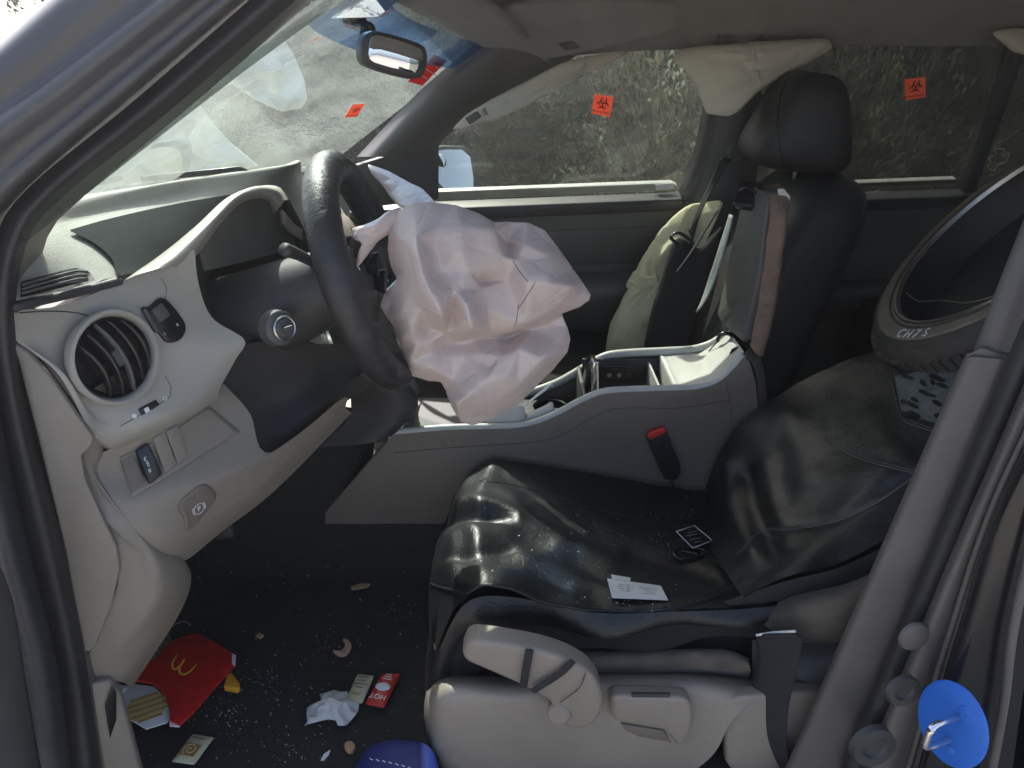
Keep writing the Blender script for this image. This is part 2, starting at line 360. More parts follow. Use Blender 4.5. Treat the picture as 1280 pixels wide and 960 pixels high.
def bag(name, outline, Y, thick, m, parent, nr=14, na=72, stretch=1.22, seed=1, centre=None, sub=1, lean=0.0, folds=None, valleys=(), vdepth=0.08, **kw):
    """a half deflated fabric bag with the given outline: front and back sheets sewn along the edge"""
    N = max(5, nr*2)
    o = cr([P(u, v, y if y else Y) for (u, v, y) in outline], 400, True); c = np.array(tuple(centre)) if centre else o.mean(0)
    ang = np.arctan2(o[:, 2]-c[2], o[:, 0]-c[0]); k0 = np.argsort(ang); ang = ang[k0]; oo = o[k0]
    A = np.concatenate([ang-2*math.pi, ang, ang+2*math.pi]); O = np.vstack([oo, oo, oo])
    vl = [cr([P(*q) for q in vv], 40) for vv in valleys]
    vs = []; ix = {}
    for side in (-1, 1):
        for i in range(N):
            for j in range(N):
                a, b = -1+2*i/(N-1), -1+2*j/(N-1); edge = i in (0, N-1) or j in (0, N-1)
                if edge and side == 1: ix[(1, i, j)] = ix[(-1, i, j)]; continue
                x = a*math.sqrt(1-b*b/2); z = b*math.sqrt(1-a*a/2); r = min(1, math.hypot(x, z)); t = math.atan2(z, x)
                e = np.array([np.interp(t, A, O[:, q]) for q in range(3)])
                p = c+(e-c)*r
                h = thick*math.sqrt(max(0, 1-r**2.6))
                if side == -1:
                    for q in vl:
                        d = np.min(np.hypot(q[:, 0]-p[0], q[:, 2]-p[2])); h -= vdepth*math.exp(-(d/.028)**2)
                p = p+np.array((0, side*h, 0)); ix[(side, i, j)] = len(vs); vs.append(p)
    f = []
    for side in (-1, 1):
        for i in range(N-1):
            for j in range(N-1): f.append((ix[(side, i, j)], ix[(side, i+1, j)], ix[(side, i+1, j+1)], ix[(side, i, j+1)]))
    X = crumple(vs, f, stretch, seed=seed, **kw)
    o = add(name, X, f, m, parent, sub=sub)
    if folds: cloth(o, *folds)
    return o, X

# ================================================================== outside: ground, hillside, brush
box('ground', (-300, -300, -0.3), (300, 300, 0.0), 'roadside_gravel' if 0 else M['gravel'], None, bevel=0)['kind'] = 'structure'
def hill_z(x, y):
    t = max(0.0, y-3.6); k = min(1.0, max(0.0, (x+0.56*y+0.35)/1.5)); k = k*k*(3-2*k)
    h = t*0.62 if t < 9 else 5.58+(t-9)*0.25
    return 0.004+h*(0.12+0.88*k)+0.25*mnoise.noise((x*0.4, y*0.4, 3))*min(1, t)
hx = np.linspace(-32, 32, 90); hy = np.linspace(3.4, 34, 60)
vs = [(x, y, hill_z(x, y)) for y in hy for x in hx]
tag(add('hillside', vs, grid_faces(60, 90), M['soil'], None), kind='structure')

def shrub_mesh(seed, leaf, twig, tw=170, per=16, hgt=1.0, spread=0.8, ls=0.05, plume=0.0):
    r = random.Random(seed); V = []; F = []; mi = []
    def quad(c, d, s, w, k):
        d = d.normalized(); x = d.cross(Vector((r.uniform(-1, 1), r.uniform(-1, 1), r.uniform(-1, 1)))).normalized()
        i = len(V); V.extend([c-x*w, c+d*s*0.55-x*w*1.1, c+d*s, c+d*s*0.5+x*w*1.1]); F.append((i, i+1, i+2, i+3)); mi.append(k)
    for t in range(tw):
        a = r.uniform(0, 6.283); el = math.acos(r.uniform(0.05, 1)); ln = hgt*r.uniform(0.55, 1.05)
        d = Vector((math.sin(el)*math.cos(a)*spread, math.sin(el)*math.sin(a)*spread, math.cos(el)*1.0+0.25))
        b = Vector((r.uniform(-.1, .1), r.uniform(-.1, .1), 0)); tip = b+d*ln
        mid = b+d*ln*0.5+Vector((r.uniform(-.08, .08), r.uniform(-.08, .08), r.uniform(-.03, .08)))
        for (p, q, w) in ((b, mid, 0.008), (mid, tip, 0.004)):
            x = (q-p).cross(Vector((0, 0.6, 0.5))).normalized()*w; i = len(V); V.extend([p-x, p+x, q+x*0.7, q-x*0.7]); F.append((i, i+1, i+2, i+3)); mi.append(1)
        pl = r.random() < plume
        for k in range(per):
            u = 1-0.62*r.random()**1.4; c = (b.lerp(mid, u*2) if u < .5 else mid.lerp(tip, u*2-1))+Vector((r.gauss(0, .022), r.gauss(0, .022), r.gauss(0, .022)))
            quad(c, d.normalized()+Vector((r.gauss(0, .38), r.gauss(0, .38), r.gauss(0.15, .38))), ls*r.uniform(.6, 1.4), ls*0.16, 2 if (pl and u > .5) else 0)
    me = bpy.data.meshes.new('shrub'); me.from_pydata(V, [], F); me.update()
    for x in (leaf, twig, 'straw'): me.materials.append(M[x])
    me.polygons.foreach_set('material_index', mi); return me
SH = [shrub_mesh(1, 'leafa', 'bark', 120, 110, 0.9, 0.95, 0.034, 0.10), shrub_mesh(2, 'leafb', 'bark', 120, 110, 0.9, 0.8, 0.032, 0.40),
      shrub_mesh(3, 'leafd', 'bark', 130, 110, 1.15, 0.95, 0.036, 0.0), shrub_mesh(4, 'straw', 'straw', 200, 26, 1.0, 0.55, 0.05, 0.0),
      shrub_mesh(5, 'leafa', 'bark', 110, 110, 1.0, 1.1, 0.032, 0.05)]
GR = ['grey green sagebrush on the dry hillside behind the car windows', 'pale sagebrush with straw tips on the dry hillside behind the car windows',
      'dark green juniper shrub on the dry hillside behind the car windows', 'clump of dry straw coloured grass on the hillside behind the car windows',
      'low grey green spreading sagebrush on the dry hillside behind the car windows']
NM = ['sagebrush', 'pale_sagebrush', 'juniper_shrub', 'grass_clump', 'spreading_sagebrush']
CT = ['shrub', 'shrub', 'shrub', 'grass clump', 'shrub']
def shrub(k, x, y, s, rz):
    o = bpy.data.objects.new(NM[k], SH[k]); COL.objects.link(o)
    o.location = (x, y, hill_z(x, y)-0.04); o.rotation_euler = (random.uniform(-.12, .12), random.uniform(-.12, .12), rz); o.scale = (s, s, s*random.uniform(.9, 1.15))
    tag(o, GR[k], CT[k], ['sagebrush', 'pale sagebrush', 'juniper shrubs', 'dry grass clumps', 'spreading sagebrush'][k]+' on the hillside')
rr = random.Random(11)
spots = []
for q in range(3000):
    y = 4.2+9.5*rr.random()**1.3; x = rr.uniform(-0.40 if y < 7 else -0.32, 0.74)*(y+0.75)
    if all((x-a)**2+(y-b)**2 > (0.95+0.075*y)**2 for a, b in spots): spots.append((x, y))
    if len(spots) > 60: break
for (x, y) in spots:
    k = (rr.choice([0, 1, 2, 4, 4, 3]) if y < 5.8 else rr.choice([2, 2, 2, 0, 4])) if x < 1.2 else rr.choice([0, 2, 2, 2, 4, 2])
    pass
    shrub(k, x, y, rr.uniform(0.95, 1.5)*(0.85+0.05*y), rr.uniform(0, 6))
ROW = [(600,215,0,.8,6.2),(665,200,1,.9,6.4),(712,190,0,1.0,6.0),(770,176,1,1.05,6.6),(825,165,0,1.1,6.2),(640,160,4,1.1,8.5),(735,130,1,1.3,9.0),(830,110,0,1.4,9.2),(960,170,0,1.0,6.2),(1020,150,4,1.1,6.6),(1085,165,1,1.0,6.0),(1150,150,0,1.1,6.4),(1195,175,3,1.0,5.6),(1060,100,4,1.4,9.0),(1160,95,0,1.4,9.2),(420,150,0,1.0,6.5),(480,130,1,1.1,8.0)]
for (u, v, k, s, y) in ROW:
    p = P(u, v, y); shrub(k, p.x, y, s, rr.uniform(0, 6))
for (u, v, k, s) in ((690, 240, 0, .75), (735, 236, 1, .8), (800, 230, 1, 1.25), (848, 212, 3, 1.2), (640, 230, 0, .7), (1060, 190, 3, 1.0), (980, 215, 4, .9), (1130, 225, 0, .9)):
    p = P(u, v, 4.2); shrub(k, p.x, 4.2, s*1.15, rr.uniform(0, 6))
# dry grass blades over the slope
gv = []; gf = []
for q in range(1800):
    y = 3.7+10*rr.random()**1.2; x = rr.uniform(-0.45, 0.8)*(y+0.75); z = hill_z(x, y); h = rr.uniform(.08, .28); a = rr.uniform(0, 3.14)
    dx, dy = math.cos(a)*0.008, math.sin(a)*0.008; lx, ly = rr.gauss(0, .08), rr.gauss(0, .08); i = len(gv)
    gv += [(x-dx, y-dy, z-.02), (x+dx, y+dy, z-.02), (x+lx, y+ly, z+h)]; gf.append((i, i+1, i+2))
tag(add('dry_grass', gv, gf, M['straw'], None, smooth=False), 'dry straw grass covering the hillside behind the car', 'grass', kind='stuff')

# ================================================================== the car body
car = thing('car', 'dark grey crashed car, its cabin seen through the open driver doorway', 'car', (0, 0.85, 0.0))
# --- near pillar and door frame of the doorway's front side
E = [
 R((420,-25,.30),(232,138,.27),(100,250,.24),(58,300,.22),(44,400,.2),(60,520,.19),(95,660,.18),(126,830,.17),(150,985,.17)),
 R((398,-25,.20),(222,130,.17),(80,245,.15),(35,300,.14),(20,400,.13),(38,520,.13),(75,660,.13),(108,830,.12),(130,985,.12)),
 R((372,-25,.155),(200,126,.125),(60,242,.11),(18,304,.10),(6,400,.095),(22,520,.09),(58,670,.09),(92,830,.09),(114,985,.09)),
 R((340,-25,.165),(172,122,.14),(30,240,.125),(-8,308,.115),(-20,405,.11),(0,520,.105),(36,680,.10),(72,830,.10),(92,985,.10))]
loft('door_seal', E[1:], M['rubber'], car, 60, 14)
loft('pillar_lining', E[:2], M['trim'], car, 60, 4)
E2 = [
 R((345,-25,.18),(178,122,.16),(36,240,.14),(-4,308,.13),(-16,405,.12),(4,520,.12),(40,680,.11),(76,830,.11),(96,985,.11)),
 R((318,-25,.13),(142,122,.10),(0,246,.085),(-40,315,.07),(-50,405,.07),(-24,540,.06),(12,690,.06),(50,830,.06),(70,985,.06)),
 R((290,-25,.135),(108,122,.11),(-30,240,.09),(-70,315,.08),(-78,405,.08),(-48,540,.07),(-8,690,.06),(30,830,.06),(50,985,.06)),
 R((250,-25,.11),(76,110,.09),(-50,205,.07),(-100,300,.06),(-110,405,.06),(-80,540,.05),(-40,690,.04),(10,830,.04),(30,985,.04)),
 R((205,-25,.125),(50,96,.105),(-75,190,.09),(-130,300,.08),(-150,405,.07),(-120,540,.06),(-80,690,.06),(-20,830,.06),(0,985,.06)),
 R((150,-25,.115),(20,78,.10),(-100,170,.09),(-160,290,.09),(-180,405,.08),(-150,540,.08),(-120,690,.08),(-60,830,.08),(-40,985,.08)),
 R((88,-25,.14),(0,54,.13),(-110,150,.13),(-190,280,.13),(-210,405,.13),(-180,540,.13),(-150,690,.13),(-100,830,.13),(-80,985,.13)),
 R((92,-28,.30),(4,50,.30),(-106,146,.30),(-186,276,.30),(-206,400,.30),(-176,535,.30),(-146,686,.30),(-96,826,.30),(-76,980,.30))]
loft('pillar', E2, M['paint'], car, 60, 40)
# --- open driver door edge at the lower corner of the doorway
loft('driver_door', [R((-14,690,.02),(2,712,.02),(18,760,.02),(34,860,.02),(56,985,.02)), R((-30,688,-.02),(-10,716,-.03),(4,770,-.03),(18,865,-.03),(36,985,-.03)),
     R((-60,690,-.08),(-50,720,-.1),(-44,780,-.1),(-36,870,-.1),(-30,985,-.1))], M['darkgrey'], car, 30, 10, solid=0.02)

# --- roof: lining inside, painted skin outside
zl = 1.70
rows = []
for (x, zc, dz) in ((-0.20, 1.655, 0), (0.0, 1.69, 0), (0.5, 1.715, 0), (1.1, 1.72, 0), (1.7, 1.71, 0), (2.5, 1.66, 0)):
    rows.append([(x+0.10, 0.16, zc-0.03), (x+0.05, 0.30, zc), (x-0.04, 0.85, zc+0.012), (x+0.03, 1.28, zc-0.012), (x+0.08, 1.40, zc-0.05), (x+0.10, 1.47, zc-0.10), (x+0.10, 1.50, zc-0.14)])
loft('roof_lining', rows, M['liner'], car, 36, 30, nz=0.004, nsc=5)
rows = [[(x+0.08, -0.0, z-0.04), (x+0.02, 0.16, z), (x-0.06, 0.85, z+0.03), (x, 1.45, z), (x+0.05, 1.62, z-0.06)] for (x, z) in ((-0.22, 1.70), (0.1, 1.75), (0.9, 1.79), (1.8, 1.78), (2.6, 1.70))]
loft('roof_skin', rows, M['paint'], car, 24, 20)
loft('header_trim', [[P(475,-12,.82), P(540,18,1.1), P(598,52,1.36)], [P(500,-20,.86), P(575,20,1.12), P(625,62,1.4)], [P(560,-30,.9), P(640,20,1.16), P(690,75,1.44)]], M['liner'], car, 16, 8, solid=-0.01)
# sun visors folded against the lining
panel('sun_visor', [P(640,10,1.12), P(836,8,1.14), P(842,24,1.17), P(834,40,1.2), P(700,72,1.33), P(668,70,1.34), P(640,48,1.28)], M['liner'], car, 0.018, 0.007, smoothn=40)
panel('visor_label', [P(697,54,1.27), P(716,51,1.255), P(727,60,1.285), P(706,63,1.295)], M['trim'], car, 0.001, 0)
# --- far side: door planes
WP = plane3(P(548,246,1.6), P(848,236,1.6), P(860,68,1.51))
def W(u, v, d=0.0):
    q = PL(u, v, WP); return q+WP[1]*d
def wpanel(name, px, m, d=0.0, depth=0.02, bevel=0.004, sm=0, parent=car, **kw):
    return panel(name, [W(u, v, d) for u, v in px], m, parent, depth, bevel, into=-WP[1], smoothn=sm, **kw)
# window panes
pw = wpanel('door_window', [(535,252),(852,240),(905,45),(700,45),(600,105),(535,180)], MATS['door_glass'], -0.004, 0.004, 0)
rw = wpanel('door_window', [(925,245),(1222,236),(1290,30),(1000,30),(940,60)], MATS['tinted_glass'], -0.004, 0.004, 0)
qw = wpanel('quarter_window', [(1205,250),(1420,240),(1420,10),(1270,20)], MATS['tinted_glass'], -0.012, 0.004, 0)
tag(rw, 'dark tinted window of the far back door'); tag(pw, 'dusty clear window of the far front door')
# far door panels
fd = wpanel('door_panel', [(440,262),(850,247),(842,300),(820,440),(800,700),(440,700)], M['doorpanel'], 0.04, 0.05, 0.012)
wpanel('door_ledge', [(440,256),(850,240),(852,254),(440,272)], M['dark'], 0.055, 0.06, 0.006)
wpanel('window_sill', [(520,246),(842,234),(850,238),(848,243),(520,257)], M['hood'], -0.03, 0.03, 0.004)
loft('door_armrest', [[W(560,336,.05), W(700,333,.05), W(838,328,.05)], [W(560,338,.10), W(700,336,.12), W(836,331,.11)], [W(560,352,.11), W(700,350,.13), W(834,344,.12)], [W(560,420,.05), W(700,420,.05), W(826,415,.05)]], M['doorpanel'], car, 20, 12)
wpanel('door_insert', [(560,285),(840,275),(832,320),(560,328)], M['darkgrey'], 0.046, 0.01, 0.006)
wpanel('door_sill_label', [(819,231),(842,229),(843,236),(820,238)], M['white'], -0.001, 0.001, 0)
rd = wpanel('door_panel', [(850,262),(1216,244),(1330,244),(1330,700),(800,700)], M['doorpanel'], 0.035, 0.05, 0.012)
wpanel('door_ledge', [(860,250),(1216,236),(1214,250),(860,266)], M['dark'], 0.05, 0.06, 0.006)
wpanel('window_sill', [(930,240),(1202,229),(1206,236),(930,247)], M['hood'], -0.03, 0.03, 0.004)
loft('door_armrest', [[W(1000,345,.04), W(1130,340,.04)], [W(1000,348,.09), W(1130,343,.09)], [W(1000,360,.09), W(1130,356,.09)], [W(1000,395,.04), W(1130,390,.04)]], M['doorpanel'], car, 10, 10)
# far pillars
loft('pillar_trim', [[W(446,196,-.0), P(520,118,1.42), P(602,48,1.36)], [P(470,196,1.46), P(545,122,1.38), P(640,52,1.33)], [P(520,198,1.5), P(580,132,1.41), P(676,66,1.38)], [W(556,205,.03), W(560,165,.03), W(720,66,.03)]], M['fartrim'], car, 30, 16)
panel('mirror_corner', [P(500,190,1.53), P(548,165,1.53), P(548,250,1.55), P(440,262,1.55), P(420,215,1.52)], M['dark'], car, 0.03, 0.006)
loft('pillar', [[W(846,246,.01), W(868,180,.01), W(893,40,.01)], [W(851,246,.04), W(874,180,.04), W(899,40,.04)], [W(857,246,.035), W(880,180,.035), W(906,40,.035)], [W(866,246,.07), W(890,180,.07), W(915,40,.07)],
      [W(905,246,.075), W(918,180,.075), W(930,40,.07)], [W(938,246,.03), W(944,180,.03), W(950,40,.03)], [W(944,246,-.01), W(948,180,-.01), W(956,40,-.01)]], M['darkgrey'], car, 20, 30)
loft('pillar_foot', [[W(846,246,.02), W(830,330,.03), W(800,470,.03)], [W(866,240,.08), W(852,330,.09), W(822,470,.09)], [W(910,240,.085), W(905,330,.095), W(890,470,.095)], [W(948,240,.03), W(945,330,.04), W(940,470,.04)]], M['fartrim'], car, 20, 20)
loft('pillar', [[W(1198,236,.0), W(1226,160,.0), W(1266,40,.0)], [W(1201,236,.03), W(1230,160,.03), W(1270,40,.03)], [W(1212,236,.03), W(1240,160,.03), W(1282,40,.03)], [W(1216,240,.0), W(1244,160,.0), W(1286,40,.0)]], M['dark'], car, 20, 14)
wpanel('quarter_panel', [(1210,246),(1420,236),(1420,700),(1216,700)], M['doorpanel'], 0.03, 0.05, 0.01)
# belt anchor on the centre pillar
lathe('belt_anchor', [(0, .02), (.022, .018), (.028, .008), (.03, 0)], frame3(W(912,176,.075), WP[1], (0, 0, 1)), M['darkgrey'], car, 24)
# outside mirror beyond the far window
MWN = Vector((.98,-.92,.6)).normalized(); mwp = (P(566,216,1.80), MWN)
mo = [(530,182),(556,179),(582,180),(595,190),(599,220),(598,250),(560,254),(530,254)]
mm = panel('wing_mirror', [PL(u, v, mwp)-MWN*.004 for u, v in mo], M['dark'], car, .07, .015, into=-MWN)
mg = panel('mirror_pane', [PL(u, v, mwp) for u, v in ((538,190),(556,187),(578,187),(588,196),(592,222),(592,243),(560,247),(538,247))], M['mirror'], mm, 0.004, 0.001)
lathe('blind_spot_mirror', [(0,.006),(.012,.005),(.020,.002),(.022,0)], frame3(PL(551,201,mwp)+MWN*.002, MWN, (0,0,1)), M['mirror'], mm, 28)
# --- windscreen, hood, cowl
ws = [[(-.06,.20,1.70),(-.18,.45,1.695),(-.235,.85,1.668),(-.20,1.12,1.64),(-.075,1.37,1.600)],
      [(-.30,.15,1.55),(-.46,.45,1.52),(-.54,.85,1.49),(-.46,1.20,1.45),(-.28,1.44,1.44)],
      [(-.78,.08,1.22),(-.95,.45,1.16),(-1.02,.85,1.12),(-.95,1.25,1.10),(-.80,1.58,1.08)]]
loft('windscreen', ws, MATS['windscreen_glass'], car, 24, 20)
def WS(t, s):      # a place on the windscreen: t down the glass, s across
    g = loftpts(ws, 24, 20); i, j = t*19, s*23; return Vector(g[int(round(i))][int(round(j))])
def hoodbump(vs):
    return [Vector(v)+Vector((0, 0, 0.07*mnoise.noise(Vector(v)*2.2)+0.035*mnoise.noise(Vector(v)*6))) for v in vs]
g = loftpts([[( -1.02,-.05,1.10),(-1.08,.5,1.16),(-1.1,.95,1.13),(-1.06,1.4,1.22),(-.98,1.85,1.20)],
             [(-1.25,-.05,1.13),(-1.30,.5,1.22),(-1.35,.95,1.30),(-1.32,1.4,1.34),(-1.25,1.85,1.22)],
             [(-1.6,-.05,1.10),(-1.65,.5,1.16),(-1.7,.95,1.34),(-1.7,1.4,1.36),(-1.6,1.85,1.2)],
             [(-2.1,-.05,1.0),(-2.1,.5,1.0),(-2.1,.95,1.08),(-2.1,1.4,1.05),(-2.1,1.85,1.0)]], 40, 34)
add('hood', hoodbump(g.reshape(-1,3)), grid_faces(34, 40), M['paint'], car, solid=0.01)
# the hood's torn pale lining, folded up over the glass, comes with the fold builder below
box('cowl', (-1.05, .02, .95), (-.86, 1.68, 1.06), M['dark'], car, 0.02)
tube('wiper_blade', [P(405,210,1.5), P(360,214,1.45), P(300,222,1.40)], 0.008, M['rubber'], car, seg=20)
# front fender and lower body so that the cabin is closed
box('fire_wall', (-1.08, .04, .2), (-.98, 1.64, 1.05), M['carpet'], car, 0.01)
box('tailgate', (2.55, .0, .3), (2.62, 1.68, 1.70), M['doorpanel'], car, 0.02)
box('underbody', (-1.05, .02, .30), (2.6, 1.66, .355), M['dark'], car, 0.01)
rd2 = panel('door_skin', [(.86,.02,.35),(2.6,.02,.35),(2.6,.02,1.18),(.98,.02,1.18)], M['paint'], car, 0.05, 0.01, into=Vector((0,1,0)))
panel('door_window', [(1.0,.05,1.17),(2.6,.05,1.17),(2.55,.14,1.68),(1.18,.14,1.68)], MATS['door_glass'], car, 0.004, 0, into=Vector((0,1,.0)))
# floor carpet with a raised tunnel
fl = []
for x in np.linspace(-1.0, 1.2, 60):
    rw_ = []
    for y in np.linspace(.10, 1.60, 60):
        z = .375+.125*max(0, min(1, (y-.80)/.05))*max(0, min(1, (1.16-y)/.05))
        z += max(0, min(1, (-x-.74)/.25))**1.2*.36*(1 if y < .8 or y > 1.14 else .3)
        z += .006*mnoise.noise((x*7, y*7, 1))
        rw_.append((x, y, z))
    fl.append(rw_)
add('floor_carpet', [p for r in fl for p in r], grid_faces(60, 60), M['carpet'], car)
box('cargo_floor', (1.15, .1, .37), (2.55, 1.6, .42), M['carpet'], car, 0.01)
loft('bench_seat', [[(1.12,.12,.42),(1.12,.85,.42),(1.12,1.55,.42)],[(1.08,.12,.78),(1.08,.85,.80),(1.08,1.55,.78)],[(1.2,.12,.86),(1.2,.85,.87),(1.2,1.55,.86)],[(1.6,.12,.80),(1.6,.85,.81),(1.6,1.55,.80)],[(1.75,.12,1.05),(1.75,.85,1.07),(1.75,1.55,1.05)],[(1.9,.12,1.28),(1.9,.85,1.28),(1.9,1.55,1.28)],[(2.0,.12,1.2),(2.0,.85,1.2),(2.0,1.55,1.2)],[(2.1,.12,.4),(2.1,.85,.4),(2.1,1.55,.4)]], M['carpet'], car, 16, 40)
# --- near centre pillar on the doorway's rear side, foot to top
B = lambda Y, *a: [P(u, v, Y+(y if y else 0)) for (u, v, y) in a]
pts = [(985,975,0),(1100,700,0),(1212,452,0.005)]
loft('pillar_trim', [R((1000,985,.24),(1112,715,.24),(1222,470,.25)), R((972,985,.20),(1090,712,.20),(1206,448,.205)), R((975,985,.18),(1094,711,.18),(1210,447,.185)), R((984,985,.172),(1103,710,.172),(1219,446,.178)), R((1012,985,.163),(1131,706,.163),(1238,448,.17)), R((1034,985,.157),(1152,703,.157),(1252,449,.163)), R((1042,985,.158),(1160,702,.158),(1260,450,.163)), R((1052,985,.17),(1168,700,.17),(1266,452,.18))], M['trim'], car, 24, 30)
loft('pillar_cover', [R((1226,470,.27),(1262,370,.275),(1320,230,.285)), R((1214,446,.215),(1250,350,.22),(1300,222,.23)), R((1228,440,.19),(1262,345,.195),(1318,222,.205)), R((1256,440,.18),(1296,345,.185),(1350,222,.195)), R((1275,446,.20),(1316,345,.205),(1370,222,.21))], M['fartrim'], car, 24, 24)
panel('pillar_trim_cap', [P(1206,446,.19), P(1228,434,.18), P(1260,446,.17), P(1252,458,.165), P(1218,462,.185)], M['trim'], car, 0.01, 0.003)
loft('pillar_seal', [R((1040,985,.135),(1156,702,.14),(1256,455,.145),(1330,275,.155)), R((1052,985,.115),(1166,702,.12),(1270,455,.125),(1345,275,.14)), R((1072,985,.11),(1186,702,.115),(1288,455,.12),(1362,275,.13)), R((1088,985,.13),(1200,702,.135),(1300,455,.14),(1376,275,.15))], M['rubber'], car, 30, 14)
jamb = loft('pillar_jamb', [R((1066,985,.12),(1180,705,.125),(1285,460,.13),(1350,300,.14)), R((1078,985,.085),(1192,705,.09),(1296,460,.095),(1362,300,.10)), R((1100,985,.08),(1170,800,.083),(1230,640,.085),(1310,460,.09),(1375,300,.10)), R((1126,985,.085),(1184,800,.085),(1238,640,.087),(1318,470,.09),(1385,300,.10)), R((1140,985,.06),(1196,790,.065),(1246,640,.068),(1326,480,.07),(1395,300,.08))], M['trim'], car, 40, 24)
loft('pillar_edge', [R((1140,985,.065),(1194,795,.068),(1244,640,.07),(1324,482,.075)), R((1150,985,.035),(1204,800,.04),(1252,645,.045),(1330,490,.05)), R((1200,985,.03),(1240,800,.033),(1290,640,.035),(1350,500,.04)), R((1262,985,.045),(1290,800,.045),(1330,640,.045),(1380,500,.05))], M['black'], car, 30, 16)
tube('jamb_weld', [P(1128,985,.078), P(1186,796,.078), P(1238,640,.08), P(1316,472,.085)], 0.004, M['trim'], car, seg=40)
tube('door_edge', [P(1236,985,.02), P(1255,880,.02), P(1268,780,.02), P(1300,640,.02)], 0.006, M['trim'], car, seg=30)
box_n = Vector((0.12, -1, 0.1))
lathe('bolt_cap', [(0, .006), (.017, .006), (.021, .004), (.023, 0)], frame3(P(1142,795,.085), box_n, (0,0,1)), M['trim'], car, 28)
lathe('jamb_plug', [(0, .002), (.012, .002), (.015, .006), (.024, .006), (.027, .0)], frame3(P(1128,862,.082), box_n, (0,0,1)), M['dark'], car, 28)
pc = lathe('wiring_boot', [(0, .004), (.016, .004), (.02, .009), (.034, .009), (.038, .0)], frame3(P(1090,930,.085), box_n, (0,0,1)), M['dark'], car, 28)
# striker on its blue plate
sfr = frame3(P(1190,905,-.012), Vector((-.92,-.38,.08)), (0,0,1))
bp = lathe('striker_plate', [(0, .004), (.045, .004), (.049, .002), (.05, 0)], sfr @ Matrix.Diagonal((1,1.22,1,1)), M['bluedisc'], car, 44)
tube('striker_loop', [sfr @ Vector(p) for p in ((.006,-.020,0),(.006,-.020,.036),(.006,-.018,.047),(.006,-.012,.052),(.006,.012,.052),(.006,.018,.047),(.006,.020,.036),(.006,.020,0))], 0.0046, M['chrome'], car, seg=60, n=12)
for y in (-.034,.034): lathe('plate_screw', [(0,.0065),(.006,.006),(.0075,.004)], sfr @ Matrix.Translation((.01,y,0)), M['bluedisc'], bp, 18)
# sill tread along the floor under the seat
# --- head airbags hanging from the far roof rail
ca, _ = bag('curtain_airbag', [(846,66,1.42),(930,54,1.42),(1040,50,1.44),(1018,72,1.43),(990,88,1.41),(950,112,1.38),(918,140,1.36),(900,142,1.36),(882,138,1.37),(878,122,1.38),(862,92,1.40)], None, 0.03, M['whitebag'], car, nr=6, na=40, stretch=1.16, seed=3, anchor=0.03, jitter=.008, bend=.06, folds=(2,3))
cb, _ = bag('curtain_airbag', [(800,62,1.42),(752,66,1.40),(712,74,1.37),(660,100,1.35),(610,126,1.35),(560,156,1.37),(540,172,1.38),(558,166,1.36),(598,155,1.35),(614,153,1.35),(652,136,1.34),(698,112,1.35),(752,86,1.37),(800,74,1.40)], None, 0.014, M['whitebag'], car, nr=6, na=60, stretch=1.04, seed=8, anchor=0.06, centre=P(650,118,1.35), jitter=0.003, folds=(2,2))
cc, _ = bag('curtain_airbag', [(1235,38,1.42),(1300,36,1.42),(1330,60,1.4),(1300,72,1.4),(1268,66,1.4),(1250,52,1.41)], None, 0.02, M['whitebag'], car, nr=6, na=36, stretch=1.08, seed=9, anchor=0.05)
panel('airbag_clip', [P(581,148,1.32), P(596,139,1.32), P(602,146,1.32), P(587,156,1.32)], M['trim'], car, 0.012, 0.003)
# quarter window lettering seen through the glass is left to the sticker objects
rm = None

# ------------------------------------------------------------------ laying pieces onto a built surface
from mathutils.bvhtree import BVHTree
def surf(*objs):
    V = []; F = []
    for o in objs:
        off = OFF[o.name]; b = len(V); V += [v.co+off for v in o.data.vertices]; F += [tuple(b+i for i in p.vertices) for p in o.data.polygons]
    return BVHTree.FromPolygons(V, F)
def on(bv, u, v, lift=0.0):
    d = ray(u, v).normalized(); h = bv.ray_cast(CAM, d)
    if h[0] is None:
        h = bv.find_nearest(CAM+d*1.3); return h[0]
    return h[0]-d*lift
def laid(name, bv, top, bot, m, parent, lift=0.004, nu=24, nv=10, solid=0.0, **kw):
    g = loftpts([[(a, b, 0) for a, b in top], [(a, b, 0) for a, b in bot]], nu, nv)
    vs = [on(bv, p[0], p[1], lift) for p in g.reshape(-1, 3)]
    return add(name, vs, grid_faces(nv, nu), m, parent, solid=solid, **kw)
def button(name, bv, px, m, parent, lift=0.004, depth=0.01, bevel=0.0015, sm=0, **kw):
    return panel(name, [on(bv, u, v, lift) for u, v in px], m, parent, depth, bevel, smoothn=sm, **kw)
def line(name, bv, px, r, m, parent, lift=0.001, seg=24, n=6, **kw):
    c = cr([(u, v, 0) for u, v in px], seg)
    return tube(name, [on(bv, p[0], p[1], lift) for p in c], r, m, parent, n=n, seg=seg, **kw)
def onframe(bv, u, v, up_uv, lift=0.0):
    """a frame lying on the surface at the pixel, its y axis towards up_uv"""
    a = on(bv, u, v, lift); b = on(bv, u+up_uv[0], v+up_uv[1], lift); c = on(bv, u-up_uv[1], v+up_uv[0], lift)
    y = (b-a).normalized(); x = (c-a); x = (x-y*x.dot(y)).normalized(); z = x.cross(y)
    return Matrix(((x.x, y.x, z.x, a.x), (x.y, y.y, z.y, a.y), (x.z, y.z, z.z, a.z), (0, 0, 0, 1)))

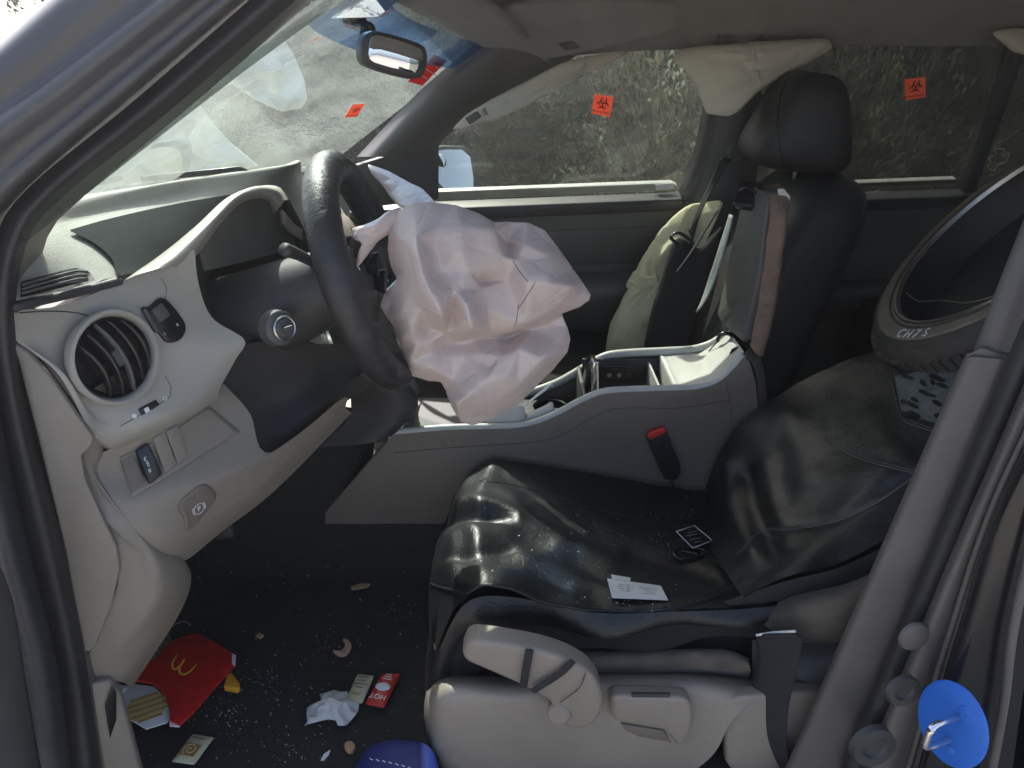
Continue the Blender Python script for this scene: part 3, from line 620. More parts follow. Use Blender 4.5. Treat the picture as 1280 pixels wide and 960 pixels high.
# ================================================================== dashboard
dash = thing('dashboard', 'grey dashboard with round side vent and dark leaf shaped inlay', 'dashboard', (-.6, .6, .4))
pad = loft('top_pad', [[(-1.0,.12,1.12),(-1.0,.5,1.12),(-1.02,.85,1.12),(-1.0,1.3,1.1),(-.95,1.58,1.08)],
      R((78,258,.44),(200,237,.62),(340,213,.95))+[Vector((-.58,1.25,1.30)),Vector((-.66,1.57,1.22))],
      R((46,285,.28),(110,270,.40),(200,251,.56),(340,228,.85))+[Vector((-.54,1.2,1.29)),Vector((-.62,1.57,1.20))],
      R((26,330,.16),(90,312,.27),(170,300,.40),(260,290,.58))+[Vector((-.50,1.0,1.24)),Vector((-.54,1.57,1.16))],
      R((20,376,.118),(90,360,.20),(150,346,.27),(250,340,.5))+[Vector((-.48,1.0,1.16)),Vector((-.50,1.57,1.10))]], M['padgrey'], dash, 60, 40)
bp_ = surf(pad)
laid('inlay', bp_, [(88,287),(130,275),(185,262),(240,251),(288,243)], [(88,289),(118,304),(140,324),(150,347),(185,336),(225,310),(255,280),(288,245)], M['inlay'], dash, 0.014, 90, 40)
laid('demister_vent', bp_, [(26,352),(60,343),(95,335),(112,340)], [(26,372),(60,364),(95,355),(119,350)], M['black'], dash, 0.012, 60, 24)
for k in range(3):
    t = k*5.2
    line('demister_slat', bp_, [(28,356+t),(60,347.5+t),(95,339+t),(110,340+t*.8)], 0.0016, M['darkgrey'], dash, 0.018)
tube('pad_gap', [P(16,388,.118), P(24,382,.125), P(85,368,.19), P(150,351,.262)], 0.006, M['dark'], dash, seg=30)
fas = loft('side_fascia', [R((12,396,.115),(24,388,.13),(80,381,.19),(148,354,.262),(200,330,.32),(243,312,.36)), R((14,410,.12),(24,410,.13),(80,405,.185),(150,385,.25),(205,365,.31),(249,358,.36)),
      R((20,426,.125),(28,428,.13),(85,440,.18),(160,425,.245),(215,410,.30),(266,398,.365)), R((40,440,.135),(54,446,.14),(102,482,.17),(172,470,.235),(235,448,.30),(306,425,.37)),
      R((76,472,.145),(86,474,.15),(122,520,.17),(190,505,.225),(245,482,.29),(294,450,.355)), R((112,540,.155),(120,544,.16),(145,551,.18),(200,527,.22),(240,509,.27),(273,491,.33)),
      R((122,562,.20),(130,562,.20),(150,564,.22),(205,541,.26),(245,523,.31),(278,502,.37))], M['greyfine'], dash, 44, 34)
bf = surf(fas)
loft('instrument_hood', [[on(bp_,u,v,.001) for u,v in ((149,352),(196,325),(241,288),(283,248))]+R((318,233,.80),(348,233,.84),(362,252,.86)),
      R((149,353,.275),(196,322,.36),(243,284,.45),(284,247,.54),(318,234,.62),(345,236,.68),(356,250,.72)),
      R((170,344,.268),(212,318,.335),(254,280,.42),(288,247,.515),(320,233,.595),(347,238,.65),(354,254,.68)),
      R((215,332,.315),(240,312,.36),(268,276,.42),(297,247,.50),(322,239,.57),(341,245,.625),(347,262,.65)),
      R((222,340,.36),(247,318,.40),(274,282,.46),(300,255,.54),(322,248,.61),(336,252,.66),(342,268,.69))], M['greyfine'], dash, 44, 16)
loft('hood_end', [R((349,262,.66),(360,276,.68),(374,286,.70)), R((350,278,.66),(362,292,.68),(374,299,.70))], M['grey'], dash, 8, 4, solid=0.01)
# the dark instrument bay behind the hood
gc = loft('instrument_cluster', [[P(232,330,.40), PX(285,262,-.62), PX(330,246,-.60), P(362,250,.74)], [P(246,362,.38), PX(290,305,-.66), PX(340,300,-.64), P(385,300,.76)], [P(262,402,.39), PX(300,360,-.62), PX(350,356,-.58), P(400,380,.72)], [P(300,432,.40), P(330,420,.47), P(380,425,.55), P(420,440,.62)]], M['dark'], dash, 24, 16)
bgc = surf(gc)
for (u, v) in ((292, 330), (340, 318)):
    f = onframe(bgc, u, v, (0, -12), 0.012)
    gg = lathe('gauge', [(0, .0), (.045, .0), (.05, .006), (.053, .0)], f, M['black'], dash, 36)
    for k in range(9):
        a = math.radians(-130+k*32.5); q = [f @ Vector((math.sin(a)*r, math.cos(a)*r, .002)) for r in (.036, .043)]
        tube('tick', q, 0.0008, M['inkgrey'], gg, n=4, seg=2)
# knee panel below
kn = loft('knee_panel', [R((96,578,.165),(106,575,.175),(145,558,.20),(208,528,.25),(266,488,.34),(280,480,.365)), R((102,606,.155),(114,604,.165),(160,592,.2),(230,564,.26),(290,528,.34),(312,516,.37)),
      R((116,634,.152),(130,632,.158),(182,630,.178),(250,604,.235),(320,574,.32),(338,566,.345)), R((146,664,.15),(158,662,.157),(204,662,.18),(262,640,.245),(338,586,.35),(428,498,.50)),
      R((180,692,.165),(190,692,.175),(218,688,.2),(264,662,.265),(338,606,.37),(432,510,.525)), R((224,703,.225),(228,702,.235),(242,694,.26),(278,664,.32),(345,612,.42),(440,516,.58))], M['grey'], dash, 50, 40)
bk = surf(kn)
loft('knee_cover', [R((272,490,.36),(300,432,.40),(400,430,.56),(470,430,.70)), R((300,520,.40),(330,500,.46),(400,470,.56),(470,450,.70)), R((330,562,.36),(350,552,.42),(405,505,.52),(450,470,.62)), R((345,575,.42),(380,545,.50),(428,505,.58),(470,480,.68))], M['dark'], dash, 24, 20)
laid('panel_flat', bk, [(150,572),(205,545),(255,512),(262,508)], [(166,622),(222,588),(290,545),(300,540)], M['grey'], dash, 0.001, 20, 10, solid=0.001)
button('switch_socket', bk, [(151,576),(166,566),(182,602),(168,616)], M['console'], dash, 0.002, 0.003, 0.001)
sw = button('toggle_switch', bk, [(170,563),(186,553),(204,592),(188,606)], M['black'], dash, 0.008, 0.02, 0.003)
for px in ([(191,548),(206,540),(221,580),(207,591)], [(208,539),(222,531),(237,570),(223,580)]):
    button('blank_switch', bk, px, M['grey'], dash, 0.003, 0.012, 0.001)
f = onframe(surf(sw), 188, 588, (-8, -19), 0.0006)
text('lettering', 'OFF', f, 0.0085, M['white'], sw)
for q in ((-.003,), (.003,)):
    tube('skid_mark', [f @ Vector((q[0]+s, .006+k*.003, .0004)) for k, s in enumerate((0, .0012, -.0012, 0))], 0.0006, M['white'], sw, n=5, seg=12)
tube('car_mark', [f @ Vector(p) for p in ((-.005,.016,0),(-.003,.02,0),(.003,.02,0),(.005,.016,0))], 0.0013, M['white'], sw, n=5, seg=10)
br = button('brake_release_lever', bk, [(224,632),(240,616),(256,606),(268,613),(271,624),(256,645),(234,666),(231,650)], M['console'], dash, 0.006, 0.02, 0.004, 28)
f = onframe(bk, 249, 636, (-3, -10), 0.0075)
tube('brake_mark', [f @ Vector((.0085*math.cos(a), .0085*math.sin(a), 0)) for a in np.linspace(0, 6.283, 17)[:-1]], 0.0006, M['white'], br, n=5, seg=28, closed=True)
for s in (0, math.pi):
    tube('brake_mark', [f @ Vector((.0108*math.cos(a), .0108*math.sin(a), 0)) for a in np.linspace(s-.7, s+.7, 7)], 0.0006, M['white'], br, n=5, seg=12)
text('lettering', 'P', f, 0.011, M['white'], br)
# end cap and flank next to the doorway
panel('end_cap', [P(*p) for p in ((14,428,.118),(34,440,.128),(62,470,.133),(98,522,.138),(117,548,.14),(114,558,.14),(101,570,.14),(106,600,.14),(128,648,.14),(146,684,.14),(150,712,.14),(139,760,.135),(119,808,.13),(112,816,.125),(102,814,.125),(84,700,.128),(50,560,.126),(22,450,.12))], M['grey'], dash, 0.012, 0.003, into=Vector((-.3,.95,0)))
loft('flank', [R((14,420,.13),(60,460,.15),(112,540,.152),(98,574,.152),(126,650,.15),(148,712,.148),(136,765,.143),(108,826,.136)), R((40,436,.142),(84,474,.158),(122,548,.165),(106,578,.165),(140,645,.16),(176,712,.158),(165,775,.15),(114,840,.14)),
      R((50,444,.16),(90,478,.175),(128,556,.185),(118,590,.17),(160,652,.160),(200,712,.165),(190,765,.16),(118,850,.145)), R((60,450,.19),(96,486,.2),(130,562,.21),(130,600,.19),(178,672,.175),(228,703,.225),(219,752,.21),(150,852,.165)), R((70,460,.22),(100,492,.23),(134,566,.24),(140,610,.24),(190,690,.23),(236,708,.28),(228,760,.27),(165,860,.22))], M['grey'], dash, 60, 30)
kp = panel('kick_panel', [P(*p) for p in ((112,856,.125),(136,851,.14),(150,868,.148),(162,910,.152),(182,985,.155),(132,985,.125))], M['grey'], dash, 0.02, 0.005, into=Vector((-.3,.95,-.2)))
panel('hood_release', [P(*p) for p in ((132,884,.128),(141,858,.137),(146,866,.14),(146,900,.14),(138,924,.132))], M['black'], dash, 0.004, 0.002)
# vents and small controls
VN = Vector((.87, -.465, .145)); vc = on(bf, 142, 447, 0.017); vf = frame3(vc, VN, (-.35, -.1, 1))
vt = lathe('air_vent', [(.062,-.01),(.0655,.006),(.064,.010),(.060,.0105),(.057,.007),(.0555,.0),(.055,-.012),(.0,-.013)], vf, [M['greyfine']], dash, 64)
vb = lathe('vent_barrel', [(.0545,.0015),(.053,.003),(.051,.0),(.05,-.008),(0,-.010)], vf, M['black'], vt, 48)
for i, x in enumerate((-.034, -.017, 0, .017, .034)):
    h = math.sqrt(.0525**2-x*x)
    p = [vf @ Vector((x+.006*(1-(t*t)), h*t, .001+.009*(1-t*t))) for t in np.linspace(-1, 1, 9)]
    tube('vent_slat', p, [.0022,.0035,.0038,.0035,.0022], M['black'] if i != 2 else M['darkgrey'], vt, n=8, seg=18, flat=2.0, up=VN)
box('vent_tab', (-.006,-.012,.008),(.008,.012,.013), M['darkgrey'], vt, 0.002, mtx=vf)
panel('vent_shade', [vf @ Vector(p) for p in ((-.048,-.018,.004),(.048,-.018,.004),(.034,-.038,.003),(0,-.051,.002),(-.034,-.038,.003))], M['black'], vt, 0.003, 0.001)
ms = button('mirror_switch', bf, [(178,386),(188,383),(199,373),(207,373),(220,386),(232,404),(232,416),(224,426),(210,428),(201,418)], M['black'], dash, 0.006, 0.014, 0.003, 32)
button('switch_knob', bf, [(190,388),(203,378),(214,394),(201,404)], M['darkgrey'], ms, 0.010, 0.006, 0.002)
button('switch_ridge', bf, [(179,387),(183,385),(199,414),(195,416)], M['darkgrey'], ms, 0.012, 0.006, 0.001)
text('lettering', 'L', onframe(bf, 206, 417, (-6, -12), 0.0068), 0.006, M['white'], ms)
text('lettering', 'R', onframe(bf, 222, 406, (-6, -12), 0.0068), 0.006, M['white'], ms)
dm = button('vent_slider', bf, [(173,511),(195,499),(200,506),(178,519)], M['black'], dash, 0.003, 0.006, 0.0012)
button('slider_knob', bf, [(180,511),(185,508),(188,513),(183,516)], M['white'], dm, 0.005, 0.004, 0.0006)
lathe('vent_mark', [(0,.0006),(.0032,.0006),(.0033,0)], onframe(bf, 168, 520, (0,-8), .0005), M['white'], dash, 16)
lathe('vent_mark', [(.0022,.0),(.0024,.0006),(.0032,.0006),(.0034,0)], onframe(bf, 206, 498, (0,-8), .0005), M['white'], dash, 16)
line('seam', bf, [(24,391),(60,389),(95,391),(120,398)], 0.0009, M['dark'], dash, 0.0002)
line('seam', bf, [(202,348),(208,362),(205,380)], 0.0006, M['console'], dash, 0.0002)
line('seam', bf, [(206,470),(213,482),(213,490),(207,500),(150,533)], 0.0007, M['console'], dash, 0.0002)
# middle of the dash beyond the wheel, mostly in shade
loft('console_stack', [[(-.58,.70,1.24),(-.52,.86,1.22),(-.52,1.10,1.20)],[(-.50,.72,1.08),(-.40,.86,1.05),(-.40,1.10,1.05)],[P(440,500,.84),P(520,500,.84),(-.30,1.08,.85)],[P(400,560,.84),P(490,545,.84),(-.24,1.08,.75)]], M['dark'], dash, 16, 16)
loft('passenger_fascia', [[(-.80,.84,1.28),(-.74,1.2,1.27),(-.72,1.56,1.22)],[(-.50,.84,1.16),(-.47,1.2,1.16),(-.50,1.56,1.11)],[(-.46,.84,1.0),(-.44,1.2,1.0),(-.46,1.56,.98)],[(-.62,.84,.74),(-.6,1.2,.74),(-.6,1.56,.74)]], M['grey'], dash, 16, 16)
loft('tunnel_lining', [[(-.70,.80,.95),(-.36,.86,.80),(-.28,1.08,.80)],[(-.75,.80,.70),(-.40,.87,.66),(-.36,1.08,.66)],[(-.80,.80,.40),(-.42,.875,.42),(-.40,1.08,.42)]], M['carpet'], dash, 16, 10)
# pedals
ped = panel('brake_pedal', [P(262,652,.42),P(285,650,.42),P(292,672,.42),P(270,676,.42)], M['rubber'], dash, 0.012, 0.003)
tube('pedal_arm', [P(278,655,.43), P(300,600,.46), P(320,560,.50)], 0.008, M['darkgrey'], dash, seg=16)
fr = panel('foot_rest', [P(184,812,.30),P(204,788,.36),P(214,790,.37),P(216,800,.37),P(196,824,.32),P(188,824,.30)], M['rubber'], dash, 0.02, 0.004)
for k in range(5):
    t = k/4; tube('tread', [P(188+t*20,812-t*19,.295+t*.06), P(194+t*20,821-t*20,.305+t*.06)], 0.0018, M['dark'], fr, n=5, seg=3)

# ================================================================== steering wheel
UPW = Vector((-.285, 0, .9585)); NW = Vector((.9585, 0, .285)); WC = Vector((-.250, .53, 1.222))
sw_ = thing('steering_wheel', 'black leather wrapped steering wheel with burst pink airbag hanging from its hub', 'steering wheel', WC)
wf = frame3(WC, NW, UPW)
rimr = lambda a: 0.0245+0.0012*math.sin(a*14)*(0.4+0.6*abs(math.sin(a*3)))
vs = []; nR, nT = 140, 18
for i in range(nR):
    a = 2*math.pi*i/nR
    for k in range(nT):
        b = 2*math.pi*k/nT; r = .181+.029*math.cos(b); h = .0285*math.sin(b)
        w = 0.0016*mnoise.noise((math.cos(a)*9, math.sin(a)*9, b*1.2))+0.001*mnoise.noise((math.cos(a)*30, math.sin(a)*30, b*2))
        vs.append(wf @ Vector(((r+w)*math.cos(a), (r+w)*math.sin(a), h+w)))
rim = add('rim', vs, [((i*nT+k), (i*nT+(k+1) % nT), ((i+1) % nR)*nT+(k+1) % nT, ((i+1) % nR)*nT+k) for i in range(nR) for k in range(nT)], M['wheelblack'], sw_)
tube('stitching', [wf @ Vector((.1545*math.cos(a), .1545*math.sin(a), .010)) for a in np.linspace(0, 6.283, 41)[:-1]], 0.0012, M['black'], rim, n=5, seg=120, closed=True)
for a in (0.0, math.pi):
    c, s = math.cos(a), math.sin(a)
    loft('spoke', [[wf @ Vector((c*x, y, z)) for (x, y, z) in ((.05,.055,-.01),(.11,.03,-.012),(.172,.02,-.004))], [wf @ Vector((c*x, y, z)) for (x, y, z) in ((.05,.0,.012),(.11,.0,.006),(.172,.0,.008))], [wf @ Vector((c*x, y, z)) for (x, y, z) in ((.05,-.07,-.01),(.11,-.05,-.012),(.172,-.03,-.004))]], M['darkgrey'], sw_, 12, 10, solid=0.012)
    panel('spoke_trim', [wf @ Vector((c*x, y, .013)) for (x, y) in ((.062,.04),(.085,.03),(.09,-.02),(.07,-.045))], M['chrome'], sw_, 0.004, 0.0015)
loft('spoke', [[wf @ Vector((-.05,-.04,-.01)), wf @ Vector((-.03,-.11,-.012)), wf @ Vector((-.035,-.17,-.004))], [wf @ Vector((0,-.04,.01)), wf @ Vector((0,-.11,.004)), wf @ Vector((0,-.17,.006))], [wf @ Vector((.05,-.04,-.01)), wf @ Vector((.03,-.11,-.012)), wf @ Vector((.035,-.17,-.004))]], M['darkgrey'], sw_, 10, 10, solid=0.012)
lathe('hub', [(0,.0),(.05,.0),(.064,-.005),(.072,-.02),(.072,-.05),(.0,-.055)], wf, M['black'], sw_, 40)
for k in range(3):
    panel('torn_cover', [wf @ Vector(p) for p in ((-.07+.01*k,.045-.03*k,.005),(-.05,.07-.03*k,.012),(-.085,.075-.03*k,.05),(-.10,.04-.03*k,.04))], M['black'], sw_, 0.004, 0.002)
tube('column_cover', [WC-NW*.045, WC-NW*.12+Vector((0,0,-.01)), WC-NW*.22+Vector((0,0,-.02)), WC-NW*.34+Vector((0,0,-.03))], [.06,.075,.085,.1], M['dark'], sw_, n=28, seg=20)
kf = frame3(P(352,410,.40), Vector((.75,-.62,.2)), (0,0,1))
ig = lathe('ignition_lock', [(0,.012),(.014,.012),(.017,.009),(.018,.004),(.024,.003),(.028,.0),(.03,-.02)], kf, M['darkgrey'], sw_, 36)
lathe('lock_ring', [(.0165,.0105),(.0185,.0115),(.0205,.0095),(.0185,.006)], kf, M['steel'], ig, 36)
box('key_slot', (-.008,-.0035,.010),(.008,.0035,.022), M['darkgrey'], ig, .002, mtx=kf)
tube('stalk', [P(395,330,.50), P(372,318,.44), P(356,312,.40)], [.008,.009,.011], M['dark'], sw_, seg=14)
from mathutils.geometry import delaunay_2d_cdt
def drape(name, sil, pts, lines, y0, back, m, parent, stretch=1.03, anchor=.05, seed=1, uv=lambda x, y: (430+.3646*x, 190+.3646*y), dep=lambda h: .03+max(0, h-4)*.0150):
    """a hanging cloth bag built from its folds: silhouette, heights of its ridges and hollows, and the lines of the folds"""
    q = [(x, y, h) for x, y, h in pts]; n = len(sil)
    co = [Vector((x, y)) for x, y in sil]+[Vector((x, y)) for x, y, _ in q]; hh = [2.0]*n+[h for *_, h in q]
    key = {(round(a), round(b)): i+n for i, (a, b, _) in enumerate(q)}
    ed = [(i, (i+1) % n) for i in range(n)]
    for l in lines: ed += [(key[a], key[b]) for a, b in zip(l, l[1:])]
    V2, E2, F2, ov, *_ = delaunay_2d_cdt(co, ed, [], 1, 1e-4)
    bm = bmesh.new(); sv = []
    for k, p in enumerate(V2):
        src = ov[k]; h = max(hh[i] for i in src) if src else 5
        u, v = uv(p.x, p.y)
        w = bm.verts.new(P(u, v, y0(u, v)-dep(h))); sv.append(w)
    bm.verts.ensure_lookup_table()
    for f in F2: bm.faces.new([sv[i] for i in f])
    for it in range(2): bmesh.ops.subdivide_edges(bm, edges=bm.edges[:], cuts=1, use_grid_fill=True)
    for it in range(1): bmesh.ops.smooth_vert(bm, verts=[v for v in bm.verts if not v.is_boundary], factor=.45, use_axis_x=True, use_axis_y=True, use_axis_z=True)
    for it in range(1): bmesh.ops.subdivide_edges(bm, edges=bm.edges[:], cuts=1, use_grid_fill=True)
    bm.verts.ensure_lookup_table(); bm.verts.index_update()
    X = [v.co.copy() for v in bm.verts]; F = [tuple(v.index for v in f.verts) for f in bm.faces]
    rim_ = [v.index for v in bm.verts if v.is_boundary]; be = [(e.verts[0].index, e.verts[1].index) for e in bm.edges if e.is_boundary]
    bm.free()
    aw = np.full(len(X), anchor); aw[rim_] = .3
    X = crumple(X, F, stretch, 90, anchor, seed, .0012, bend=.10, aw=aw)
    X = [Vector(x) for x in X]; c = sum((X[i] for i in rim_), Vector())/len(rim_)
    mp = {}
    for i in rim_: mp[i] = len(X); X.append(X[i].lerp(c, .25)+Vector((0, back, 0)))
    ci = len(X); X.append(c+Vector((0, back*1.4, 0)))
    for a, b in be: F += [(a, b, mp[b], mp[a]), (mp[a], mp[b], ci)]
    return add(name, X, F, m, parent, sub=1)
SIL = [(155,225),(185,195),(235,170),(300,165),(380,175),(460,205),(515,240),(572,236),(630,237),(690,265),(740,330),(790,400),(825,450),(850,490),(845,510),(810,535),(752,556),(770,600),(780,640),(770,690),(720,750),(660,810),(600,870),(520,915),(440,943),(400,930),(370,880),(345,820),(330,792),(290,790),(225,770),(212,720),(195,680),(182,640),(165,600),(140,565),(120,530),(135,480),(178,437),(160,400),(150,370),(146,330),(148,290)]
PTS = [(245,235,7),(245,290,11),(252,350,12.5),(268,420,13.5),(300,490,14.5),(336,560,15),(195,300,8),(205,400,8.5),(185,440,7),(225,480,10),(262,530,11),
 (315,262,8.5),(316,340,9),(330,410,10),(375,470,12),(415,520,14),(430,570,14.5),(442,606,14),(300,605,7),(365,560,9.5),(352,620,8),
 (400,345,11.5),(430,410,11),(465,470,10.5),(490,540,10.5),(505,610,8.5),(400,250,9.5),(515,262,9),(455,300,10),(545,360,9.5),(560,440,8),(520,400,10),(470,446,8),
 (560,300,5.5),(620,318,8),(560,312,5),(590,370,9),(632,445,11.5),(700,450,11),(780,462,9),(715,360,7.5),(680,310,6),(800,490,6),(740,520,8),(690,560,8),(620,590,9.5),(560,610,9),(520,634,5),
 (640,606,2.5),(700,592,3),(560,640,4),(680,710,9.5),(600,672,9),(740,650,6),(540,700,9),(500,740,8.5),(560,770,10.5),(600,800,9),(480,790,10),(430,830,10),(385,866,9),(440,890,6.5),(520,860,8),
 (372,700,6),(372,780,6.5),(380,650,4),(440,640,4.5),(430,700,6.5),(470,690,7.5),(290,740,8),(225,716,6.5),(250,660,8.5),(300,690,7),(340,655,5),(230,600,10),(190,560,8),(165,520,5.5),(200,640,7),(310,645,8)]
LIN = [[(245,235),(245,290),(252,350),(268,420),(300,490),(336,560)],[(336,560),(300,605)],[(315,262),(316,340),(330,410),(375,470),(415,520),(430,570),(442,606)],[(442,606),(380,650)],[(400,345),(430,410),(465,470),(490,540),(505,610)],
 [(470,446),(560,440),(632,445),(700,450),(780,462)],[(515,262),(545,360),(560,440)],[(690,560),(620,590),(560,610),(520,634)],[(520,634),(640,606),(700,592)],[(560,640),(600,672),(680,710)],[(600,672),(540,700),(480,790),(430,830),(385,866)],[(380,650),(372,700),(372,780)],[(245,290),(315,262),(400,250),(515,262)],[(230,600),(250,660),(225,716)],[(185,440),(225,480),(262,530),(300,605)]]
ab = drape('airbag', SIL, PTS, LIN, lambda u, v: .545-.00045*max(0, 620-u), .09, M['airbag'], sw_, stretch=1.055, anchor=.04)
bag('airbag_flap', [(441,286,.42),(456,281,.42),(476,272,.43),(494,258,.46),(506,272,.47),(486,292,.46),(470,304,.44),(458,322,.42),(448,334,.41),(443,328,.41),(452,306,.41),(443,298,.41)], None, 0.018, M['airbag'], sw_, nr=4, na=26, stretch=1.2, seed=6, anchor=0.04, jitter=0.006, folds=(2,2))
bag('airbag_flap', [(436,198,.70),(452,202,.70),(482,212,.70),(516,230,.68),(540,240,.66),(556,254,.62),(530,262,.60),(505,262,.60),(492,252,.64),(474,228,.68),(452,208,.70)], None, 0.014, M['airbag'], sw_, nr=4, na=30, stretch=1.05, seed=7, anchor=0.10, jitter=0.003, folds=(2,2))
bab = surf(ab)
for px in ([(641,326),(650,340),(660,352)], [(669,353),(660,368),(648,386)], [(648,380),(646,398),(643,408)]):
    line('stitching', bab, px, 0.00055, M['inkgrey'], ab, 0.0008)
ident = lambda x, y: (x, y)
drape('hood_lining', [(70,236),(120,200),(180,160),(222,128),(243,117),(262,146),(290,178),(326,208),(300,214),(240,222),(160,232),(100,242)],
  [(150,205,2),(200,165,5),(236,140,3),(225,185,6),(180,212,3),(258,180,2),(290,200,4),(245,205,1),(130,222,3)],
  [[(243-7,140),(258,180),(290,200)],[(150,205),(200,165),(236,140)],[(225,185),(180,212)]], lambda u, v: 1.05+.0034*max(0, u-80), .03, M['palehood'], car, uv=ident, dep=lambda h: h*.025, seed=3, stretch=1.02)
drape('hood_corner', [(272,86),(290,68),(330,40),(350,40),(368,66),(382,100),(386,124),(378,136),(352,141),(318,126),(286,104),(262,112)],
  [(320,66,4),(345,62,2),(340,90,5),(362,100,2),(365,125,4),(330,108,1),(305,88,4),(290,92,1),(350,120,3),(352,82,4)],
  [[(345,62),(362,100),(365,125)],[(320,66),(340,90),(350,120)],[(305,88),(330,108)]], lambda u, v: 1.84, .03, M['palehood'], car, uv=ident, dep=lambda h: h*.022, seed=4, stretch=1.03)
for k in range(2):
    panel('cowl_slot', [P(u, v, 1.0) for u, v in (((118,226),(150,219),(152,226),(120,233)) if k == 0 else ((174,221),(300,208),(312,214),(176,228)))], M['black'], car, .01, .002)

# ================================================================== centre console
con = thing('centre_console', 'tall grey centre console with open bin, its padded lid standing up', 'console', (.25, .96, .4))
YN, YF = .85, 1.09
side = [(405,642),(448,592),(492,542),(560,536),(640,534),(672,528),(700,516),(726,502),(750,492),(775,489),(830,487),(872,485),(898,476),(916,460),(928,444),(938,452),(946,480),(950,530),(948,600),(945,720),(405,720)]
panel('side_panel', [P(u, v, YN) for u, v in side], M['console'], con, 0.015, 0.004, into=Vector((0,1,0)))
cs = surf(bpy.data.objects['side_panel'])
line('panel_seam', cs, [(492,566),(560,560),(660,553),(700,545),(730,528),(760,513),(790,510),(850,510),(912,500)], 0.0009, M['dark'], con, 0.0002, 40)
line('panel_seam', cs, [(906,474),(912,500),(915,540),(914,590)], 0.0008, M['dark'], con, 0.0002)
top_n = [(488,541,YN),(560,535,YN),(640,533,YN),(672,527,YN),(700,515,YN),(726,501,YN),(750,491,YN),(775,488,YN),(830,486,YN),(872,484,YN),(898,475,YN),(916,459,YN),(929,443,YN)]
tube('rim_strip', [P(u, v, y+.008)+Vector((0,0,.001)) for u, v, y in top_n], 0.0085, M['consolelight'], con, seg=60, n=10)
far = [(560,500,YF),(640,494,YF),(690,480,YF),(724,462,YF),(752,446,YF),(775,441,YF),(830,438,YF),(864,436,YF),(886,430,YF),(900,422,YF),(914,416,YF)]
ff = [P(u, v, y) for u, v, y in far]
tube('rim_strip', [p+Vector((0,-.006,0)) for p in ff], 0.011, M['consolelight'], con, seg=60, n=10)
panel('side_panel', ff+[Vector((ff[-1].x, YF, .4)), Vector((ff[0].x, YF, .4))], M['console'], con, 0.015, 0.003, into=Vector((0,1,0)))
# trays inside: floor line in three steps
z1 = P(600,534,YN).z; zb = P(800,487,YN).z
x0 = P(560,536,YN).x; x1 = P(712,508,YN).x; x2 = P(738,500,YN).x; x3 = P(846,486,YN).x; x4 = P(934,446,YN).x
box('tray', (x0-.22, YN+.014, z1-.05), (x1, YF-.012, z1-.028), M['dark'], con, .004)
cup = lathe('cup_holder', [(.041,.0),(.043,.004),(.040,.002),(.036,-.05),(0,-.055)], Matrix.Translation(Vector((x1-.04, .95, z1+.004))), M['black'], con, 36)
box('bin_floor', (x1, YN+.014, zb-.16), (x3, YF-.012, zb-.15), M['dark'], con, .003)
box('bin_wall', (x2-.014, YN+.014, zb-.15), (x2-.004, YF-.012, zb-.035), M['darkgrey'], con, .003)
fw = box('bin_wall', (x2, YF-.022, zb-.15), (x3, YF-.014, zb-.012), M['dark'], con, .002)
box('socket_plate', (x2+.045, YF-.026, zb-.075), (x3-.012, YF-.021, zb-.03), M['black'], con, .002)
text('lettering', 'VIDEO  L  AUDIO  R', frame3(Vector(((x2+x3)/2+.016, YF-.0265, zb-.04)), Vector((0,-1,0)), (0,0,1)), .009, M['inkgrey'], con)
for k in range(3):
    lathe('jack_socket', [(.0,.0),(.003,.0),(.003,.002),(.006,.002),(.0065,0)], frame3(Vector((x2+.07+k*.026, YF-.0262, zb-.056)), Vector((0,-1,0)), (0,0,1)), M['steel' if k < 2 else 'darkgrey'], con, 16)
# rear shelf of the bin, pale and sunlit
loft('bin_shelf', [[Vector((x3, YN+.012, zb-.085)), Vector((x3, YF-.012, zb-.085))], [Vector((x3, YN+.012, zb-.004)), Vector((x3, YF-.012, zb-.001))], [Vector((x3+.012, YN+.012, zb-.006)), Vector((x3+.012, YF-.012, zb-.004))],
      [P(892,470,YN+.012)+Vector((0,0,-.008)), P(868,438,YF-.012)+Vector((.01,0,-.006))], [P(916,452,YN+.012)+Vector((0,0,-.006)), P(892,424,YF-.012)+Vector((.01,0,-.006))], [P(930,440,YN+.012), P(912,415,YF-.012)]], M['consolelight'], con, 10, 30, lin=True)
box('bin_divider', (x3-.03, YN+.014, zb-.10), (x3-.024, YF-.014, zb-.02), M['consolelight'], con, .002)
loft('end_panel', [[P(929,443,YN), P(936,430,.92), P(914,416,YF)], [P(940,455,YN), P(948,440,.92), P(925,420,YF)], [P(948,500,YN), P(958,490,.92), P(940,470,YF)], [P(950,640,YN), P(960,630,.92), P(940,600,YF)]], M['console'], con, 12, 16)
# lid standing open on two black hinges
LX = .035
lid0 = [P(944,440,.87), P(904,412,1.07), P(930,240,1.08), P(952,233,.98), P(962,236,.87)]
lid = panel('lid', [P(928,428,.875), P(902,404,1.06), P(900,392,1.06), P(924,262,1.07), P(930,244,1.06), P(944,236,1.0), P(956,240,.90), P(958,252,.885), P(946,350,.875)], M['darkgrey'], con, LX, 0.006, into=Vector((.97,.1,.2)))
loft('lid_padding', [[P(938,432,.872), P(952,350,.872), P(962,262,.88), P(956,236,.92), P(938,236,1.03)], [P(944,442,.866), P(960,390,.862), P(974,310,.862), P(980,258,.87), P(972,238,.92), P(952,234,1.03)], [P(954,444,.875), P(968,392,.87), P(980,312,.87), P(986,256,.885), P(980,234,.94), P(962,232,1.04)], [P(950,430,.93), P(966,380,.93), P(978,300,.93), P(984,256,.94), P(978,232,.98), P(966,230,1.05)]], M['brown'], con, 30, 14, nz=.003, nsc=40)
